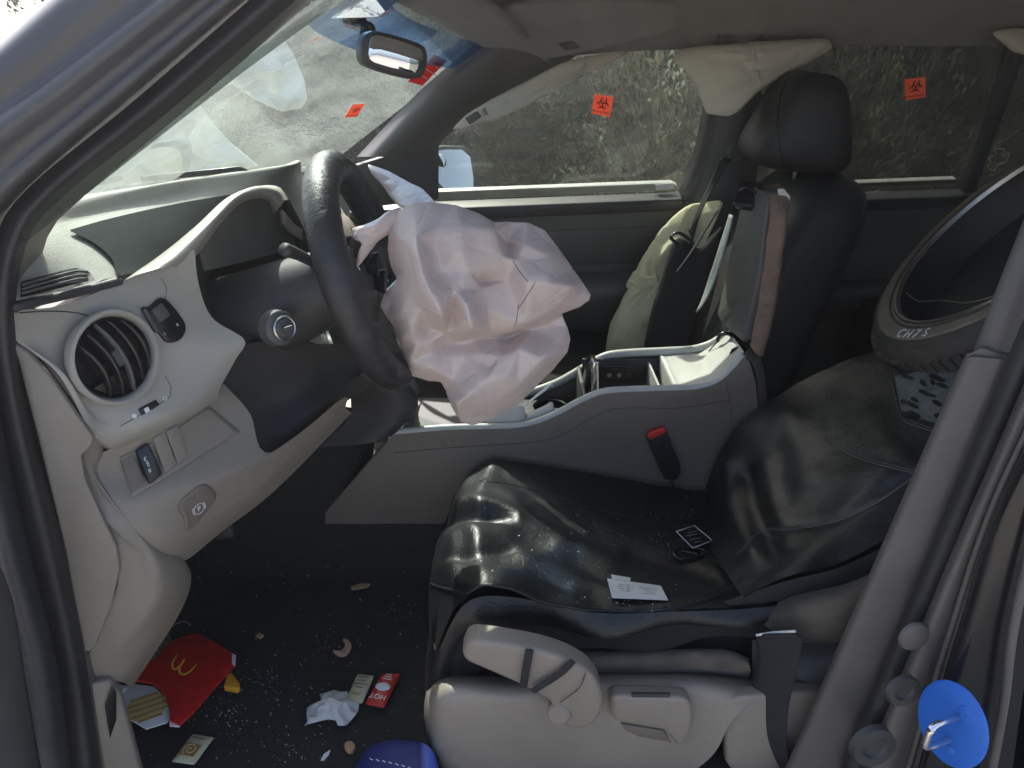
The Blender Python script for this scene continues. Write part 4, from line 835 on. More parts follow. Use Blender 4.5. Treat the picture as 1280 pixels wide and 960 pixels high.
lt = box('lid_latch', (-.028,-.03,-.012), (.022,.03,.02), M['black'], con, .004, mtx=frame3(P(938,246,1.0), Vector((-.5,-.6,.5)), (0,0,1)))
for k in range(3):
    tube('latch_clip', [P(924+9*k,240+3*k,1.0), P(934+9*k,234+2*k,.985), P(946+8*k,242+3*k,.97)], .004, M['black' if k != 1 else 'steel'], con, seg=10, n=6)
panel('torn_lining', [P(972,236,.89), P(980,236,.89), P(988,246,.89), P(984,262,.89), P(978,262,.89), P(974,248,.89)], M['tissue'], con, .002, 0)
for (u, v, y) in ((900,421,1.04), (917,440,.93)):
    h = tube('hinge', [P(u-3,v+5,y), P(u,v-2,y-.006), P(u+10,v-4,y-.01), P(u+22,v+2,y)], .0055, M['black'], con, seg=16, n=8)
    tube('hinge_pin', [P(u-14,v+18,y-.0), P(u-6,v+9,y-.004), P(u-1,v+5,y-.006)], .0018, M['black'], con, seg=6, n=6)
# ================================================================== driver's seat
seat = thing('driver_seat', 'driver seat with beige plastic side trim and raised recline lever', 'car seat', (.15, .55, .38))
sp = loft('side_trim', [R((548,985,.30),(536,930,.30),(530,890,.30),(536,856,.30),(556,842,.31),(640,846,.33),(740,838,.34),(860,838,.34),(940,840,.34)),
      R((556,985,.235),(545,930,.235),(540,890,.235),(546,868,.235),(566,852,.245),(640,852,.26),(740,842,.29),(860,842,.285),(930,852,.27),(950,862,.25)),
      R((575,985,.215),(565,935,.215),(560,895,.215),(565,878,.215),(585,868,.22),(640,868,.225),(740,852,.25),(860,852,.25),(910,865,.235),(935,880,.225)),
      R((620,985,.212),(612,940,.212),(610,915,.212),(620,900,.214),(650,895,.216),(700,885,.222),(760,870,.235),(850,868,.235),(895,885,.225),(912,905,.215)),
      R((700,985,.218),(700,965,.218),(715,950,.217),(735,940,.217),(765,930,.218),(790,925,.219),(815,922,.22),(840,920,.22),(870,925,.217),(890,945,.212)), R((760,985,.217),(762,978,.217),(770,972,.217),(780,968,.217),(790,965,.217),(800,962,.217),(810,962,.217),(820,965,.217),(830,972,.216),(838,985,.215))], M['seatplastic'], seat, 60, 34)
panel('side_trim', [P(902,878,.224),P(925,872,.224),P(1000,866,.23),P(1060,870,.23),P(1040,985,.22),P(930,985,.215),P(908,955,.215)], M['seatplastic'], seat, .03, .008, into=Vector((0,1,0)))
rv = panel('recline_lever', [P(*p) for p in ((580,812,.19),(585,803,.188),(596,801,.186),(640,807,.18),(690,818,.178),(730,836,.178),(748,856,.178),(754,880,.18),(748,900,.18),(736,910,.182),(716,913,.184),(700,904,.184),(692,888,.184),(684,876,.184),(650,858,.185),(600,836,.19),(584,829,.19),(578,820,.19))], M['seatplastic'], seat, .045, .014, into=Vector((0,1,0)), smoothn=60, bseg=5)
lathe('lever_hub', [(0,.004),(.016,.004),(.02,.0),(.022,-.03)], frame3(P(698,893,.183), Vector((-.3,-1,.1)), (0,0,1)), M['seatplastic'], seat, 30)
tube('lever_seam', [P(732,841,.1765), P(724,860,.1765), P(700,878,.1775)], .0008, M['dark'], rv, seg=10, n=5)
hv = panel('height_lever', [P(*p) for p in ((763,884,.205),(764,874,.203),(774,871,.2),(850,873,.2),(862,878,.2),(867,892,.2),(864,915,.2),(855,932,.2),(846,933,.2),(838,922,.2),(826,912,.2),(790,905,.203),(768,901,.205))], M['seatplastic'], seat, .03, .008, into=Vector((0,1,0)), smoothn=44, bseg=4)
panel('lever_recess', [P(776,906,.218),P(830,914,.218),P(842,930,.218),P(800,922,.218),P(782,914,.218)], M['console'], seat, .01, .003)
box('lever_mark', (P(790,869,.2).x,.2005,P(790,869,.2).z-.006),(P(838,869,.2).x,.206,P(838,869,.2).z+.001), M['dark'], seat, .001)
# grey foam and cloth showing under the cover
loft('cushion_edge', [R((700,812,.33),(800,812,.33),(900,812,.32),(938,824,.30)), R((690,820,.29),(800,816,.285),(900,812,.275),(936,826,.27)), R((690,836,.275),(800,834,.27),(900,832,.262),(938,838,.262)), R((700,850,.31),(800,848,.31),(900,846,.30),(936,848,.29))], M['clothgrey'], seat, 24, 14, nz=.004, nsc=14)
loft('seat_bolster', [R((948,760,.36),(990,742,.34),(1060,728,.32),(1120,700,.3)), R((946,770,.30),(995,748,.27),(1050,735,.25),(1110,712,.24)), R((960,785,.27),(1000,772,.24),(1050,760,.225),(1100,745,.22)), R((985,800,.28),(1015,798,.25),(1055,795,.24),(1090,780,.24)), R((1000,806,.34),(1020,806,.32),(1055,804,.31),(1090,800,.3))], M['clothgrey'], seat, 24, 20)
loft('recliner_cover', [R((940,800,.33),(1000,800,.31),(1080,800,.30)), R((940,840,.30),(1000,835,.27),(1075,830,.26)), R((940,880,.28),(1000,872,.25),(1070,868,.245))], M['darkgrey'], seat, 16, 12)
loft('seat_frame', [[(-.1,.36,.42),(.2,.36,.42),(.5,.36,.42)],[(-.1,.36,.58),(.2,.36,.58),(.5,.36,.58)],[(-.1,.76,.58),(.2,.76,.58),(.5,.76,.58)],[(-.1,.76,.42),(.2,.76,.42),(.5,.76,.42)]], M['dark'], seat, 8, 16, lin=True)
# buckle beside the console
bk_ = panel('belt_buckle', [P(*p) for p in ((808,548,.83),(832,538,.83),(850,580,.825),(851,592,.825),(846,600,.825),(832,600,.825),(826,590,.825))], M['black'], seat, .022, .003)
panel('release_button', [P(*p) for p in ((809,546,.828),(812,541,.828),(830,535,.828),(834,540,.828),(813,550,.828))], M['redbutton'], bk_, .014, .002)
tube('buckle_stem', [P(838,598,.835), P(843,612,.84), P(848,640,.84)], .012, M['web'], seat, flat=.3, seg=8)
# belt webbing by the pillar
bw = loft('belt_webbing', [R((946,796,.245),(948,830,.25),(938,870,.25),(942,920,.24),(985,975,.22)), R((954,792,.235),(958,830,.235),(952,880,.235),(956,925,.23),(992,985,.215)), R((992,792,.20),(1003,800,.20),(996,840,.20),(985,890,.2),(985,940,.2),(1000,985,.2))], M['web'], seat, 30, 8, solid=.003)
tube('webbing_edge', [P(945,794,.238), P(965,791,.23), P(994,789,.20)], .0022, M['paper'], seat, seg=12, n=6)

# ================================================================== leather cover over the driver's seat
cov = thing('seat_cover', 'creased black leather cover draped over the driver seat', 'seat cover', (.15, .55, .65))
def cushion_pt(a, b):
    """a: nose to back, b: near edge to console edge"""
    xs = -.165+.72*a
    y = .285+.535*b
    zn = np.interp(a, [0, .05, .13, .42, .83, 1], [.60, .70, .735, .685, .70, .72])
    zf = np.interp(a, [0, .05, .13, .42, .83, 1], [.58, .655, .69, .655, .60, .60])
    z = zn*(1-b)+zf*b-.045*math.sin(math.pi*b)*min(1, a*1.4)
    xs += .03*(1-a)*(1-math.sin(math.pi*b))
    return (xs, y, z)
NA, NB = 72, 46
vs = []; rowsN = []
for i in range(NA):
    a = i/(NA-1)
    for j in range(NB):
        b = j/(NB-1)
        vs.append(cushion_pt(a, b))
aw = []
for i in range(NA):
    for j in range(NB):
        aw.append(.10 if (i in (0, NA-1) or j in (0, NB-1)) else .022+.05*(i/(NA-1)))
X = np.array(vs)
def pix(p):
    r = Vector(p)-CAM; d = r.y*ct-r.z*st; return (640+FPX*r.x/d, 480-FPX*(r.y*st+r.z*ct)/d)
def polyd(u, v, pl):
    best = 1e9
    for (a, b), (c, d) in zip(pl, pl[1:]):
        t = max(0, min(1, ((u-a)*(c-a)+(v-b)*(d-b))/((c-a)**2+(d-b)**2))); best = min(best, math.hypot(u-a-t*(c-a), v-b-t*(d-b)))
    return best
FOLD = [([(541,657),(560,648),(582,642),(612,645),(640,652)], -.026, 7), ([(543,643),(566,634),(598,630),(622,638),(645,650)], .016, 8), ([(645,650),(690,672),(760,704)], .010, 12),
        ([(556,697),(600,691),(640,689)], -.012, 6), ([(575,699),(620,703),(660,712),(705,736)], -.010, 6), ([(600,668),(630,664)], .016, 17), ([(556,716),(610,724),(650,732)], .016, 20),
        ([(560,612),(600,612),(640,626)], .010, 14), ([(540,690),(560,676),(585,664)], .010, 9), ([(700,690),(760,720),(830,742)], .006, 14), ([(790,690),(850,706),(905,730)], -.006, 10), ([(640,690),(700,712),(770,748)], .007, 9), ([(536,712),(552,728),(580,741),(640,752)], .012, 8)]
for q in range(len(X)):
    i, j = divmod(q, NB); a = i/(NA-1); b = j/(NB-1)
    u, v = pix(X[q])
    for pl, hgt, wd in FOLD: X[q, 2] += hgt*math.exp(-(polyd(u, v, pl)/wd)**2)
    X[q, 2] += .006*mnoise.noise((a*5, b*4, 2))+.0025*mnoise.noise((a*16, b*11, 3))
X = crumple(X, grid_faces(NA, NB), 1.012, 60, .06, 12, .001, bend=.08)
cc_ = add('cushion_cover', X, grid_faces(NA, NB), M['leather'], cov, sub=1)
bc = surf(cc_)
line('piping', bc, [(533,728),(552,735),(600,746),(660,755),(730,762),(800,764),(860,757),(905,745)], .003, M['leather'], cc_, .001, 60, 8)
line('stitching', bc, [(884,690),(900,708),(916,726),(928,740)], .0016, M['black'], cc_, .001, 20, 5)
# the skirt hanging down round nose and near edge
path = [cushion_pt(1, 0)]+[cushion_pt(a, 0) for a in (.8,.6,.4,.2,.08)]+[cushion_pt(0, b) for b in (0,.2,.4,.6,.8,1)]
def skirt(name, path, drop, out, m, seed, nu=70, nv=14, **kw):
    top = cr(path, nu); c = np.array((.2, .55, 0)); vs = []
    for k in range(nv):
        t = k/(nv-1)
        for i in range(nu):
            p = top[i].copy(); d = p-c; d[2] = 0; d /= np.linalg.norm(d)+1e-6
            dr = drop(i/(nu-1)) if callable(drop) else drop
            p = p+d*(out*math.sin(t*2.2)+.012*t*math.sin(i*.55+seed)*(1 if k else 0)); p[2] -= dr*t; vs.append(p)
    X = crumple(vs, grid_faces(nv, nu), 1.06, 120, .03, seed, .003)
    return add(name, X, grid_faces(nv, nu), m, cov, sub=1)
skirt('leather_skirt', path[:2]+path[2:], lambda t: np.interp(t, [0, .2, .38, .5, .6, .8, 1], [.02, .03, .05, .06, .13, .14, .1]), .012, M['leather'], 3)
skirt('cloth_skirt', [Vector(p)+Vector((.012, .012, -.015)) for p in path], lambda t: np.interp(t, [0, .15, .3, .42, .5, .6, .8, 1], [.05, .06, .08, .11, .17, .23, .24, .2]), .004, M['clothblack'], 5)
# back part of the cover, on a seat back let down to a slope
bk_rows = [
 [P(928,748,.28),P(908,718,.40),P(890,692,.55),P(880,662,.68),P(874,628,.81)],
 [P(980,722,.272),(.56,.40,.815),(.565,.55,.80),(.565,.70,.795),(.515,.815,.77)],
 [P(1060,700,.27),(.635,.40,.90),(.645,.55,.885),(.645,.70,.875),(.63,.82,.872)],
 [P(1150,645,.28),(.735,.40,.985),(.745,.55,.97),(.745,.70,.955),(.73,.82,.93)],
 [P(1210,560,.29),(.84,.42,1.06),(.85,.55,1.05),(.85,.68,1.03),(.83,.80,.985)],
 [(.93,.32,1.10),(.94,.43,1.13),(.95,.55,1.125),(.95,.67,1.10),(.93,.78,1.06)],
 [(.99,.34,1.08),(1.0,.45,1.10),(1.0,.55,1.10),(1.0,.65,1.08),(.98,.76,1.04)]]
g = loftpts(bk_rows, 54, 64)
X = g.reshape(-1,3).copy()
BF = [([(910,588),(917,640),(944,690)], .022, 15), ([(936,596),(950,650),(965,690)], -.016, 10), ([(958,585),(968,630),(985,672)], .014, 12), ([(1000,604),(1060,602),(1130,580)], .010, 18),
      ([(950,664),(990,660),(1050,648),(1146,590)], -.008, 5), ([(1032,480),(1036,540),(1046,556),(1146,592)], -.005, 5), ([(985,520),(1000,560),(1010,600)], .008, 14), ([(1090,520),(1110,560)], .006, 14)]
for q in range(len(X)):
    u, v = pix(X[q])
    h = sum(hg*math.exp(-(polyd(u, v, pl)/wd)**2) for pl, hg, wd in BF)+.004*mnoise.noise(Vector(X[q])*11)+.0018*mnoise.noise(Vector(X[q])*34)
    X[q] += np.array((-.6, -.1, .78))*h
X = crumple(X, grid_faces(64, 54), 1.012, 70, .05, 21, .0012, bend=.08)
bcv = add('back_cover', X, grid_faces(64, 54), M['leather'], cov, sub=1)
bb = surf(bcv)
loft('back_flap', [R((905,752,.285),(980,727,.277),(1060,705,.275),(1150,652,.285),(1215,570,.29)), R((915,760,.30),(985,742,.292),(1065,724,.29),(1150,690,.29),(1210,640,.29)), R((935,772,.33),(995,752,.32),(1070,738,.31),(1150,720,.31),(1210,690,.31))], M['clothblack'], cov, 30, 10)
loft('seat_back_shell', [[(.52,.30,.60),(.52,.55,.60),(.52,.80,.60)],[(.75,.30,.74),(.75,.55,.74),(.75,.80,.74)],[(1.0,.30,.98),(1.0,.55,.98),(1.0,.80,.96)],[(1.0,.33,1.08),(1.0,.55,1.1),(1.0,.78,1.04)]], M['dark'], seat, 10, 20)
for px in ([(1030,478),(1032,500),(1038,540),(1044,556),(1080,575),(1146,592),(1180,600)], [(1112,462),(1120,500),(1128,524),(1150,534),(1185,545)], [(920,694),(950,664),(990,662),(1050,650),(1100,625),(1146,592)]):
    line('stitching', bb, px, .0009, M['inkgrey'], bcv, .001, 50, 5)
    line('stitching', bb, [(u+5, v-2) for u, v in px], .0007, M['inkgrey'], bcv, .001, 50, 5)
line('stitching', bc, [(600,601),(640,606),(700,622),(760,640),(840,652),(880,650)], .0012, M['black'], cc_, .001, 40, 5)
# peeling, torn patch near the top
rt = random.Random(3)
laid('scuffed_patch', bb, [(1118,470),(1160,462),(1212,452)], [(1126,512),(1150,524),(1190,532)], M['scuff'], bcv, .003, 30, 12)
for k in range(24):
    u, v = rt.uniform(1122,1188), rt.uniform(468,522); l = rt.uniform(6,18); hgt = rt.uniform(1.5,4); s_ = rt.uniform(.15,.5)
    button('leather_flake', bb, [(u,v),(u+l*.4,v+l*.4*s_-hgt),(u+l,v+l*s_-hgt*.3),(u+l*.9,v+l*s_+hgt*.6),(u+l*.3,v+l*.3*s_+hgt)], M['leather'], bcv, .006, .002, 0, 10)
# black straps wound round the lever
tube('strap', [P(662,812,.174), P(657,840,.172), P(654,858,.176)], .0065, M['web'], cov, flat=.3, seg=14, up=(0,1,0))
tube('strap', [P(716,826,.172), P(700,842,.171), P(666,864,.174)], .0065, M['web'], cov, flat=.3, seg=14, up=(0,1,0))

# ================================================================== passenger seat
ps = thing('passenger_seat', 'black leather passenger seat with tall headrest beyond the console', 'car seat', (.55, 1.32, .38))
hr = loft('headrest', [[P(938,150,1.25),P(940,190,1.25),P(975,207,1.25),P(1040,206,1.26),P(1058,190,1.28)],
      [P(944,126,1.24),P(936,165,1.22),P(965,195,1.22),P(1040,196,1.24),P(1060,180,1.27)],
      [P(956,112,1.26),P(950,140,1.22),P(975,155,1.21),P(1035,155,1.23),P(1056,150,1.27)],
      [P(975,99,1.30),P(975,108,1.24),P(990,112,1.22),P(1025,112,1.23),P(1040,112,1.28)],
      [P(990,94,1.38),P(990,94,1.36),P(1002,94,1.34),P(1020,97,1.34),P(1028,102,1.36)]], M['darkgrey'], ps, 24, 24)
def ellip(name, c, r, p, m, parent, rot=None, nu=40, nv=24, **kw):
    vs = []
    for i in range(nv):
        a = math.pi*(i/(nv-1))-math.pi/2
        for j in range(nu):
            b = 2*math.pi*j/nu
            f = lambda x: math.copysign(abs(x)**p, x)
            q = Vector((r[0]*f(math.cos(a))*f(math.cos(b)), r[1]*f(math.cos(a))*f(math.sin(b)), r[2]*f(math.sin(a))))
            if kw.get('shape'): q = kw['shape'](q)
            vs.append(Vector(c)+(rot @ q if rot else q))
    kw.pop('shape', None)
    return add(name, vs, grid_faces(nv, nu, True), m, parent, **kw)
bpy.data.objects.remove(hr)
HC = P(1000,152,1.33)
hr = ellip('headrest', HC, (.122,.135,.120), .44, M['dull'], ps, rot=Matrix.Rotation(.12, 3, 'Y'), shape=lambda q: Vector((q.x*(.86-.34*max(-.6,q.z/.118))+.0, q.y*(1-.15*max(0,q.z/.118)), q.z)))
bhr = surf(hr)
line('seam', bhr, [(984,100),(976,120),(972,150),(974,180),(980,206)], .0016, M['black'], hr, .0, 30, 6)
for (u, dy) in ((996,-.05),(1026,.03)):
    tube('headrest_post', [P(u,203,1.33+dy), P(u-3,226,1.34+dy)], .006, M['steel'], ps, seg=4)
def loops(name, secs, m, parent, n=44, nv=40, p=.55, **kw):
    rows = []
    for (x, z, hx, hy, tilt) in secs:
        r = []
        for k in range(n):
            a = 2*math.pi*k/n; f = lambda q: math.copysign(abs(q)**p, q)
            r.append((x+hx*f(math.cos(a)), 1.32+hy*f(math.sin(a)), z+tilt*hx*f(math.cos(a))))
        rows.append(r)
    cols = np.array([cr([r[k] for r in rows], nv) for k in range(n)]).transpose(1, 0, 2)
    vs = [Vector(v)+Vector(mnoise.noise_vector(Vector(v)*9))*.004 for v in cols.reshape(-1, 3)]
    return add(name, vs, grid_faces(nv, n, True)+[tuple(range((nv-1)*n, nv*n))], m, parent, **kw)
loops('seat_back', [(.62,.60,.12,.21,-.3),(.66,.80,.125,.235,-.3),(.72,1.0,.12,.235,-.3),(.775,1.15,.105,.225,-.3),(.815,1.235,.085,.19,-.25),(.835,1.268,.055,.13,-.2),(.84,1.276,.02,.06,-.1)], M['dull'], ps)
loft('cushion', [[(-.08,1.13,.52),(-.08,1.32,.52),(-.08,1.55,.52)], [(-.10,1.13,.68),(-.10,1.32,.69),(-.10,1.55,.68)], [(-.02,1.12,.75),(-.02,1.32,.745),(-.02,1.56,.75)], [(.3,1.12,.73),(.3,1.32,.71),(.3,1.56,.73)], [(.56,1.12,.70),(.56,1.32,.68),(.56,1.56,.70)]], M['leather'], ps, 24, 30, nz=.004, nsc=9)
box('seat_base', (-.02,1.16,.40), (.55,1.52,.56), M['dark'], ps, .02)
bag('seat_side_airbag', [(758,424,1.45),(780,372,1.46),(800,328,1.47),(824,296,1.48),(852,270,1.48),(868,264,1.48),(886,266,1.48),(898,262,1.46),(898,276,1.45),(872,316,1.44),(850,360,1.43),(836,400,1.42),(818,434,1.41),(790,438,1.42),(762,432,1.44)], None, .035, M['yellowbag'], ps, nr=6, na=44, stretch=1.28, seed=14, anchor=.02, jitter=.014, bend=.05, folds=(2,3))

sbt = loft('seat_belt', [R((902,196,1.42),(881,242,1.40),(860,288,1.37)), R((908,198,1.415),(887,238,1.395),(868,282,1.365),(862,292,1.36)), R((914,200,1.41),(892,236,1.39),(877,266,1.37),(866,302,1.355))], M['web'], ps, 24, 6, solid=.002)
tube('latch_plate', [P(839,295,1.35), P(848,291,1.35), P(860,298,1.35), P(866,306,1.35), P(856,308,1.35), P(842,301,1.35)], .005, M['black'], sbt, seg=24, n=8, closed=True)
bag('torn_cover', [(842,302,1.36),(862,304,1.34),(876,312,1.33),(890,292,1.33),(900,268,1.33),(906,272,1.32),(892,318,1.30),(884,350,1.29),(872,392,1.28),(862,425,1.27),(856,440,1.27),(806,440,1.33),(808,418,1.34),(820,368,1.35)], None, .02, M['clothblack'], ps, nr=6, na=40, stretch=1.14, seed=18, anchor=.03, jitter=.006, folds=(2,2))
tube('belt_edge', [P(897,262,1.31), P(880,290,1.29), P(862,318,1.28), P(846,340,1.28)], .006, M['web'], ps, flat=.3, seg=20, n=8)
loft('bolster_sunlight', [R((913,268,1.19),(903,300,1.19),(890,340,1.19),(878,376,1.19),(871,391,1.19)), R((918,270,1.165),(910,300,1.165),(900,335,1.165),(888,366,1.165),(876,386,1.17))], M['sunlitleather'], ps, 30, 6, solid=.004)  # added strip, sunlight on the seat edge put into its colour

# ================================================================== loose things inside the car
rz = random.Random(5)
# --- tyre propped up on the back seat
w_ = ray(1262, 290); TC = CAM+w_*1.5; wn_ = w_.normalized()
cr_ = Vector((1, 0, 0)); cu_ = Vector((0, st, ct)); e2 = (cr_-cu_).normalized(); e2 = (e2-wn_*e2.dot(wn_)).normalized()
TN = (-wn_*.37-e2*.93).normalized(); tf = frame3(TC, TN, cu_)
wh = thing('loose_wheel', 'dusty tyre on a dark rim propped up behind the driver seat', 'wheel', TC)
ty = lathe('tyre', [(0.2460,-0.02),(0.2502,0.002),(0.2578,0.01),(0.2662,0.008),(0.2855,0.01),(0.3023,0.008),(0.3166,-0.004),(0.3266,-0.022),(0.3300,-0.045),(0.3308,-0.1),(0.3300,-0.15),(0.3233,-0.19),(0.2981,-0.205),(0.2519,-0.19)], tf, M['tyre'], wh, 96, sharp=60)
for k in range(90):
    a = 2*math.pi*k/90
    q = tf @ Matrix.Rotation(a, 4, 'Z')
    box('tread_block', (.3265,-.0085,-.052),(.3355,.0085,-.020), M['tyre'], wh, 0, mtx=q @ Matrix.Translation((0,0,0)))
lathe('sidewall_band', [(.2535,.0098),(.262,.0100),(.272,.0108),(.284,.0112),(.293,.0112),(.2945,.0095)], tf, M['band'], ty, 96, sharp=70)
lathe('bead_ridge', [(.2595,.0085),(.261,.0128),(.264,.0128),(.2655,.0095)], tf, M['tyre'], ty, 80)
lathe('sidewall_rib', [(.306,.004),(.3083,.0065),(.3106,.003)], tf, M['tyre'], ty, 80)
rm = lathe('rim', [(.247,-.012),(.252,.004),(.247,.009),(.241,.003),(.239,-.03),(.215,-.07),(.08,-.085),(.0,-.08)], tf, M['rubber'], wh, 80)
lathe('rim_lip', [(.2415,.0045),(.2455,.0125),(.2505,.0125),(.2535,.003)], tf, M['steel'], rm, 80)
tube('wire', [tf @ Vector((.232*math.cos(a)*(1-b), .232*math.sin(a)*(1-b), .0)) for a, b in ((3.75,.0),(4.1,.12),(4.5,.22),(5.0,.12),(5.4,.0))], .0016, M['steel'], wh, seg=30, n=6)
ds = [tf @ Vector((math.cos(a), math.sin(a), 0))-TC for a in np.linspace(0, 2*math.pi, 361)]
a0 = max(range(361), key=lambda i: ds[i].dot(Vector((-.72,0,0))+cu_*-.70))
for k, ch in enumerate("CH7S"):
    a = math.radians(a0)-.12+.095*k
    f = tf @ Matrix.Rotation(a, 4, 'Z') @ Matrix.Translation((.281,0,.0125)) @ Matrix.Rotation(math.pi/2, 4, 'Z')
    text('lettering', ch, f, .030, M['paper'], ty, .0008)
# --- rear view mirror on the windscreen
vmr = thing('rear_view_mirror', 'black rear view mirror hanging from the top of the windscreen', 'mirror', P(495,68,.66))
MPN = Vector((.60,-.79,.06)).normalized(); mpl = (P(495,66,.655)-ray(495,66)*.02, MPN)
mh = panel('housing', [PL(u,v,(mpl[0]-MPN*.003,MPN)) for u,v in ((453,62),(456,45),(468,38),(500,45),(530,56),(536,68),(534,88),(524,98),(498,94),(466,84),(455,76))], M['dark'], vmr, .03, .008, smoothn=40, bseg=4)
ml = panel('mirror_glass', [PL(u,v,mpl) for u,v in ((461,62),(463,50),(471,44),(500,51),(524,60),(529,68),(527,84),(520,91),(498,87),(470,79),(462,73))], M['mirror'], vmr, .003, .0008, smoothn=36)
tube('arm', [P(470,44,.62)+Vector((-.02,.01,0)), P(457,34,.66), P(444,26,.70), P(432,14,.72), P(440,-6,.74)], [.009,.010,.014,.018,.022], M['black'], vmr, seg=20)
ellip('ball_joint', P(460,37,.66), (.013,.013,.013), 1, M['black'], vmr, nu=16, nv=10)
panel('sensor_box', [P(418,18,.66),P(430,2,.66),P(452,4,.66),P(458,22,.66),P(440,30,.66)], M['black'], vmr, .03, .006)
# tinted band at the top of the windscreen (part of the car)
bnd = loftpts([[Vector(p)+Vector((.012,0,-.022)) for p in ((-.07,.22,1.70),(-.18,.45,1.695),(-.235,.85,1.668),(-.20,1.12,1.64),(-.075,1.36,1.600))], [Vector(p)+Vector((.010,0,-.020)) for p in ((-.16,.2,1.63),(-.30,.45,1.63),(-.345,.85,1.605),(-.30,1.12,1.575),(-.16,1.38,1.545))]], 24, 8)
add('sun_band', bnd.reshape(-1,3), grid_faces(8,24), glass('sun_band_glass', (.20,.34,.60), .10, (.10,.20,.42), 3), car)
# --- stickers on the glass
def sticker(name, label, pts, lbl='BIOHAZARD', grp='orange biohazard stickers on the windows'):
    c = sum(pts, Vector())/4
    t = thing(name, label, 'sticker', c, grp)
    panel('sticker_sheet', pts, M['orange'], t, .0006, 0)
    ux = ((pts[1]-pts[0])+(pts[2]-pts[3])); s = ux.length/2; uy = (pts[0]-pts[3]); h = uy.length
    x = ux.normalized(); y = (uy-x*uy.dot(x)).normalized(); z = x.cross(y)
    if z.dot(CAM-c) < 0: z = -z
    mt = Matrix(((x.x,y.x,z.x,c.x),(x.y,y.y,z.y,c.y),(x.z,y.z,z.z,c.z),(0,0,0,1))) @ Matrix.Translation((0, h*.10, .0012))
    def arc(cx, cy, r, a0, a1, wd, n=18):
        V = []; F = []
        for i in range(n+1):
            a = a0+(a1-a0)*i/n
            for q in (r-wd/2, r+wd/2): V.append(mt @ Vector((cx+q*math.cos(a), cy+q*math.sin(a), 0)))
        for i in range(n): F.append((2*i,2*i+1,2*i+3,2*i+2))
        return V, F
    V = []; F = []
    for k in range(3):
        a = math.pi/2+k*2*math.pi/3; r = s*.15
        for A in (arc(s*.16*math.cos(a), s*.16*math.sin(a), r, a+.5, a+2*math.pi-.5, s*.055),):
            F += [tuple(len(V)+i for i in f) for f in A[1]]; V += A[0]
    A = arc(0, 0, s*.17, 0, 2*math.pi, s*.035, 26); F += [tuple(len(V)+i for i in f) for f in A[1]]; V += A[0]
    add('hazard_symbol', V, F, M['inkblack'], t, smooth=False)
    text('lettering', lbl, mt @ Matrix.Translation((0, -h*.44, 0)), s*.165, M['inkblack'], t, .0002)
    return t
sticker('biohazard_sticker', 'orange biohazard sticker on the front passenger window', [W(743,117,.004),W(767,121,.004),W(762,146,.004),W(739,141,.004)])
sticker('biohazard_sticker', 'orange biohazard sticker on the tinted rear window behind the headrest', [W(1130,99,.004),W(1156,96,.004),W(1156,121,.004),W(1131,125,.004)])
bws = surf(bpy.data.objects['windscreen'])
sticker('biohazard_sticker', 'orange biohazard sticker on the cracked windscreen, seen at a slant', [on(bws,u,v,.006) for u, v in ((441,131),(456,130),(446,146),(431,147))])
rl = thing('warning_label', 'red label with white print in the top corner of the windscreen', 'label', on(bws,532,88,.01))
panel('label_sheet', [on(bws,u,v,.008) for u, v in ((543,68),(559,76),(528,107),(510,102))], M['redlabel'], rl, .0006, 0)
for (a, b, c2, d) in ((540,80,550,86),(532,86,545,94),(527,94,536,100)):
    tube('print_bar', [on(bws,a,b,.0095), on(bws,c2,d,.0095)], .0022, M['white'], rl, n=5, seg=3, flat=.3)
qd = thing('outline_decal', 'pale outlined decal on the rear quarter window above the tyre', 'sticker', W(1250,200,.004))
tube('outline', [W(u,v,-.004) for u, v in ((1236,210),(1240,202),(1236,198),(1246,194),(1244,188),(1256,187),(1254,196),(1262,192),(1258,203),(1248,207),(1244,214))], .0016, M['crumb'], qd, seg=60, n=5, closed=True)
# --- wind shield cracks: fine bright scratches across the glass (part of the car)
V = []; F = []
for k in range(130):
    u = rz.gauss(395, 40); v = rz.gauss(158, 8)+(-(u-395)*.12); l = rz.uniform(2, 14); an = rz.uniform(-.7,.5)
    p, q = on(bws,u,v,.004), on(bws,u+l*math.cos(an),v+l*math.sin(an),.004); n = Vector((0,.3,1))*.0004; i = len(V)
    V += [p-n,p+n,q+n,q-n]; F.append((i,i+1,i+2,i+3))
tag(add('glass_cracks', V, F, M['shard'], car, smooth=False), kind='stuff')
# --- fries carton on the floor
FZ = .392
def Fl(*a, z=FZ): return [PZ(u, v, z) for u, v in a]
fb = thing('fries_carton', 'crushed red fries carton with yellow curved emblem lying on the black carpet', 'food carton', PZ(222,848,.38))
p0, p1, p2 = PZ(150,855,.43), PZ(290,822,.41), PZ(222,905,.42)
fpl = plane3(p0, p1, p2)
def FP(u, v, d=0): q = PL(u, v, fpl); return q+fpl[1]*d
fc = panel('front_panel', [FP(u,v) for u,v in ((247,791),(270,803),(294,818),(294,831),(278,848),(258,871),(240,892),(224,906),(213,901),(211,884),(207,870),(200,860),(190,853),(172,850),(147,851),(166,836),(186,822),(205,806),(222,797))], M['red'], fb, .006, .0015)
bkp = panel('back_panel', [FP(u,v,-.012) for u,v in ((143,852),(152,862),(150,878),(156,890),(182,905),(208,897),(214,888),(210,868),(192,852),(168,849))], M['paper'], fb, .003, .001)
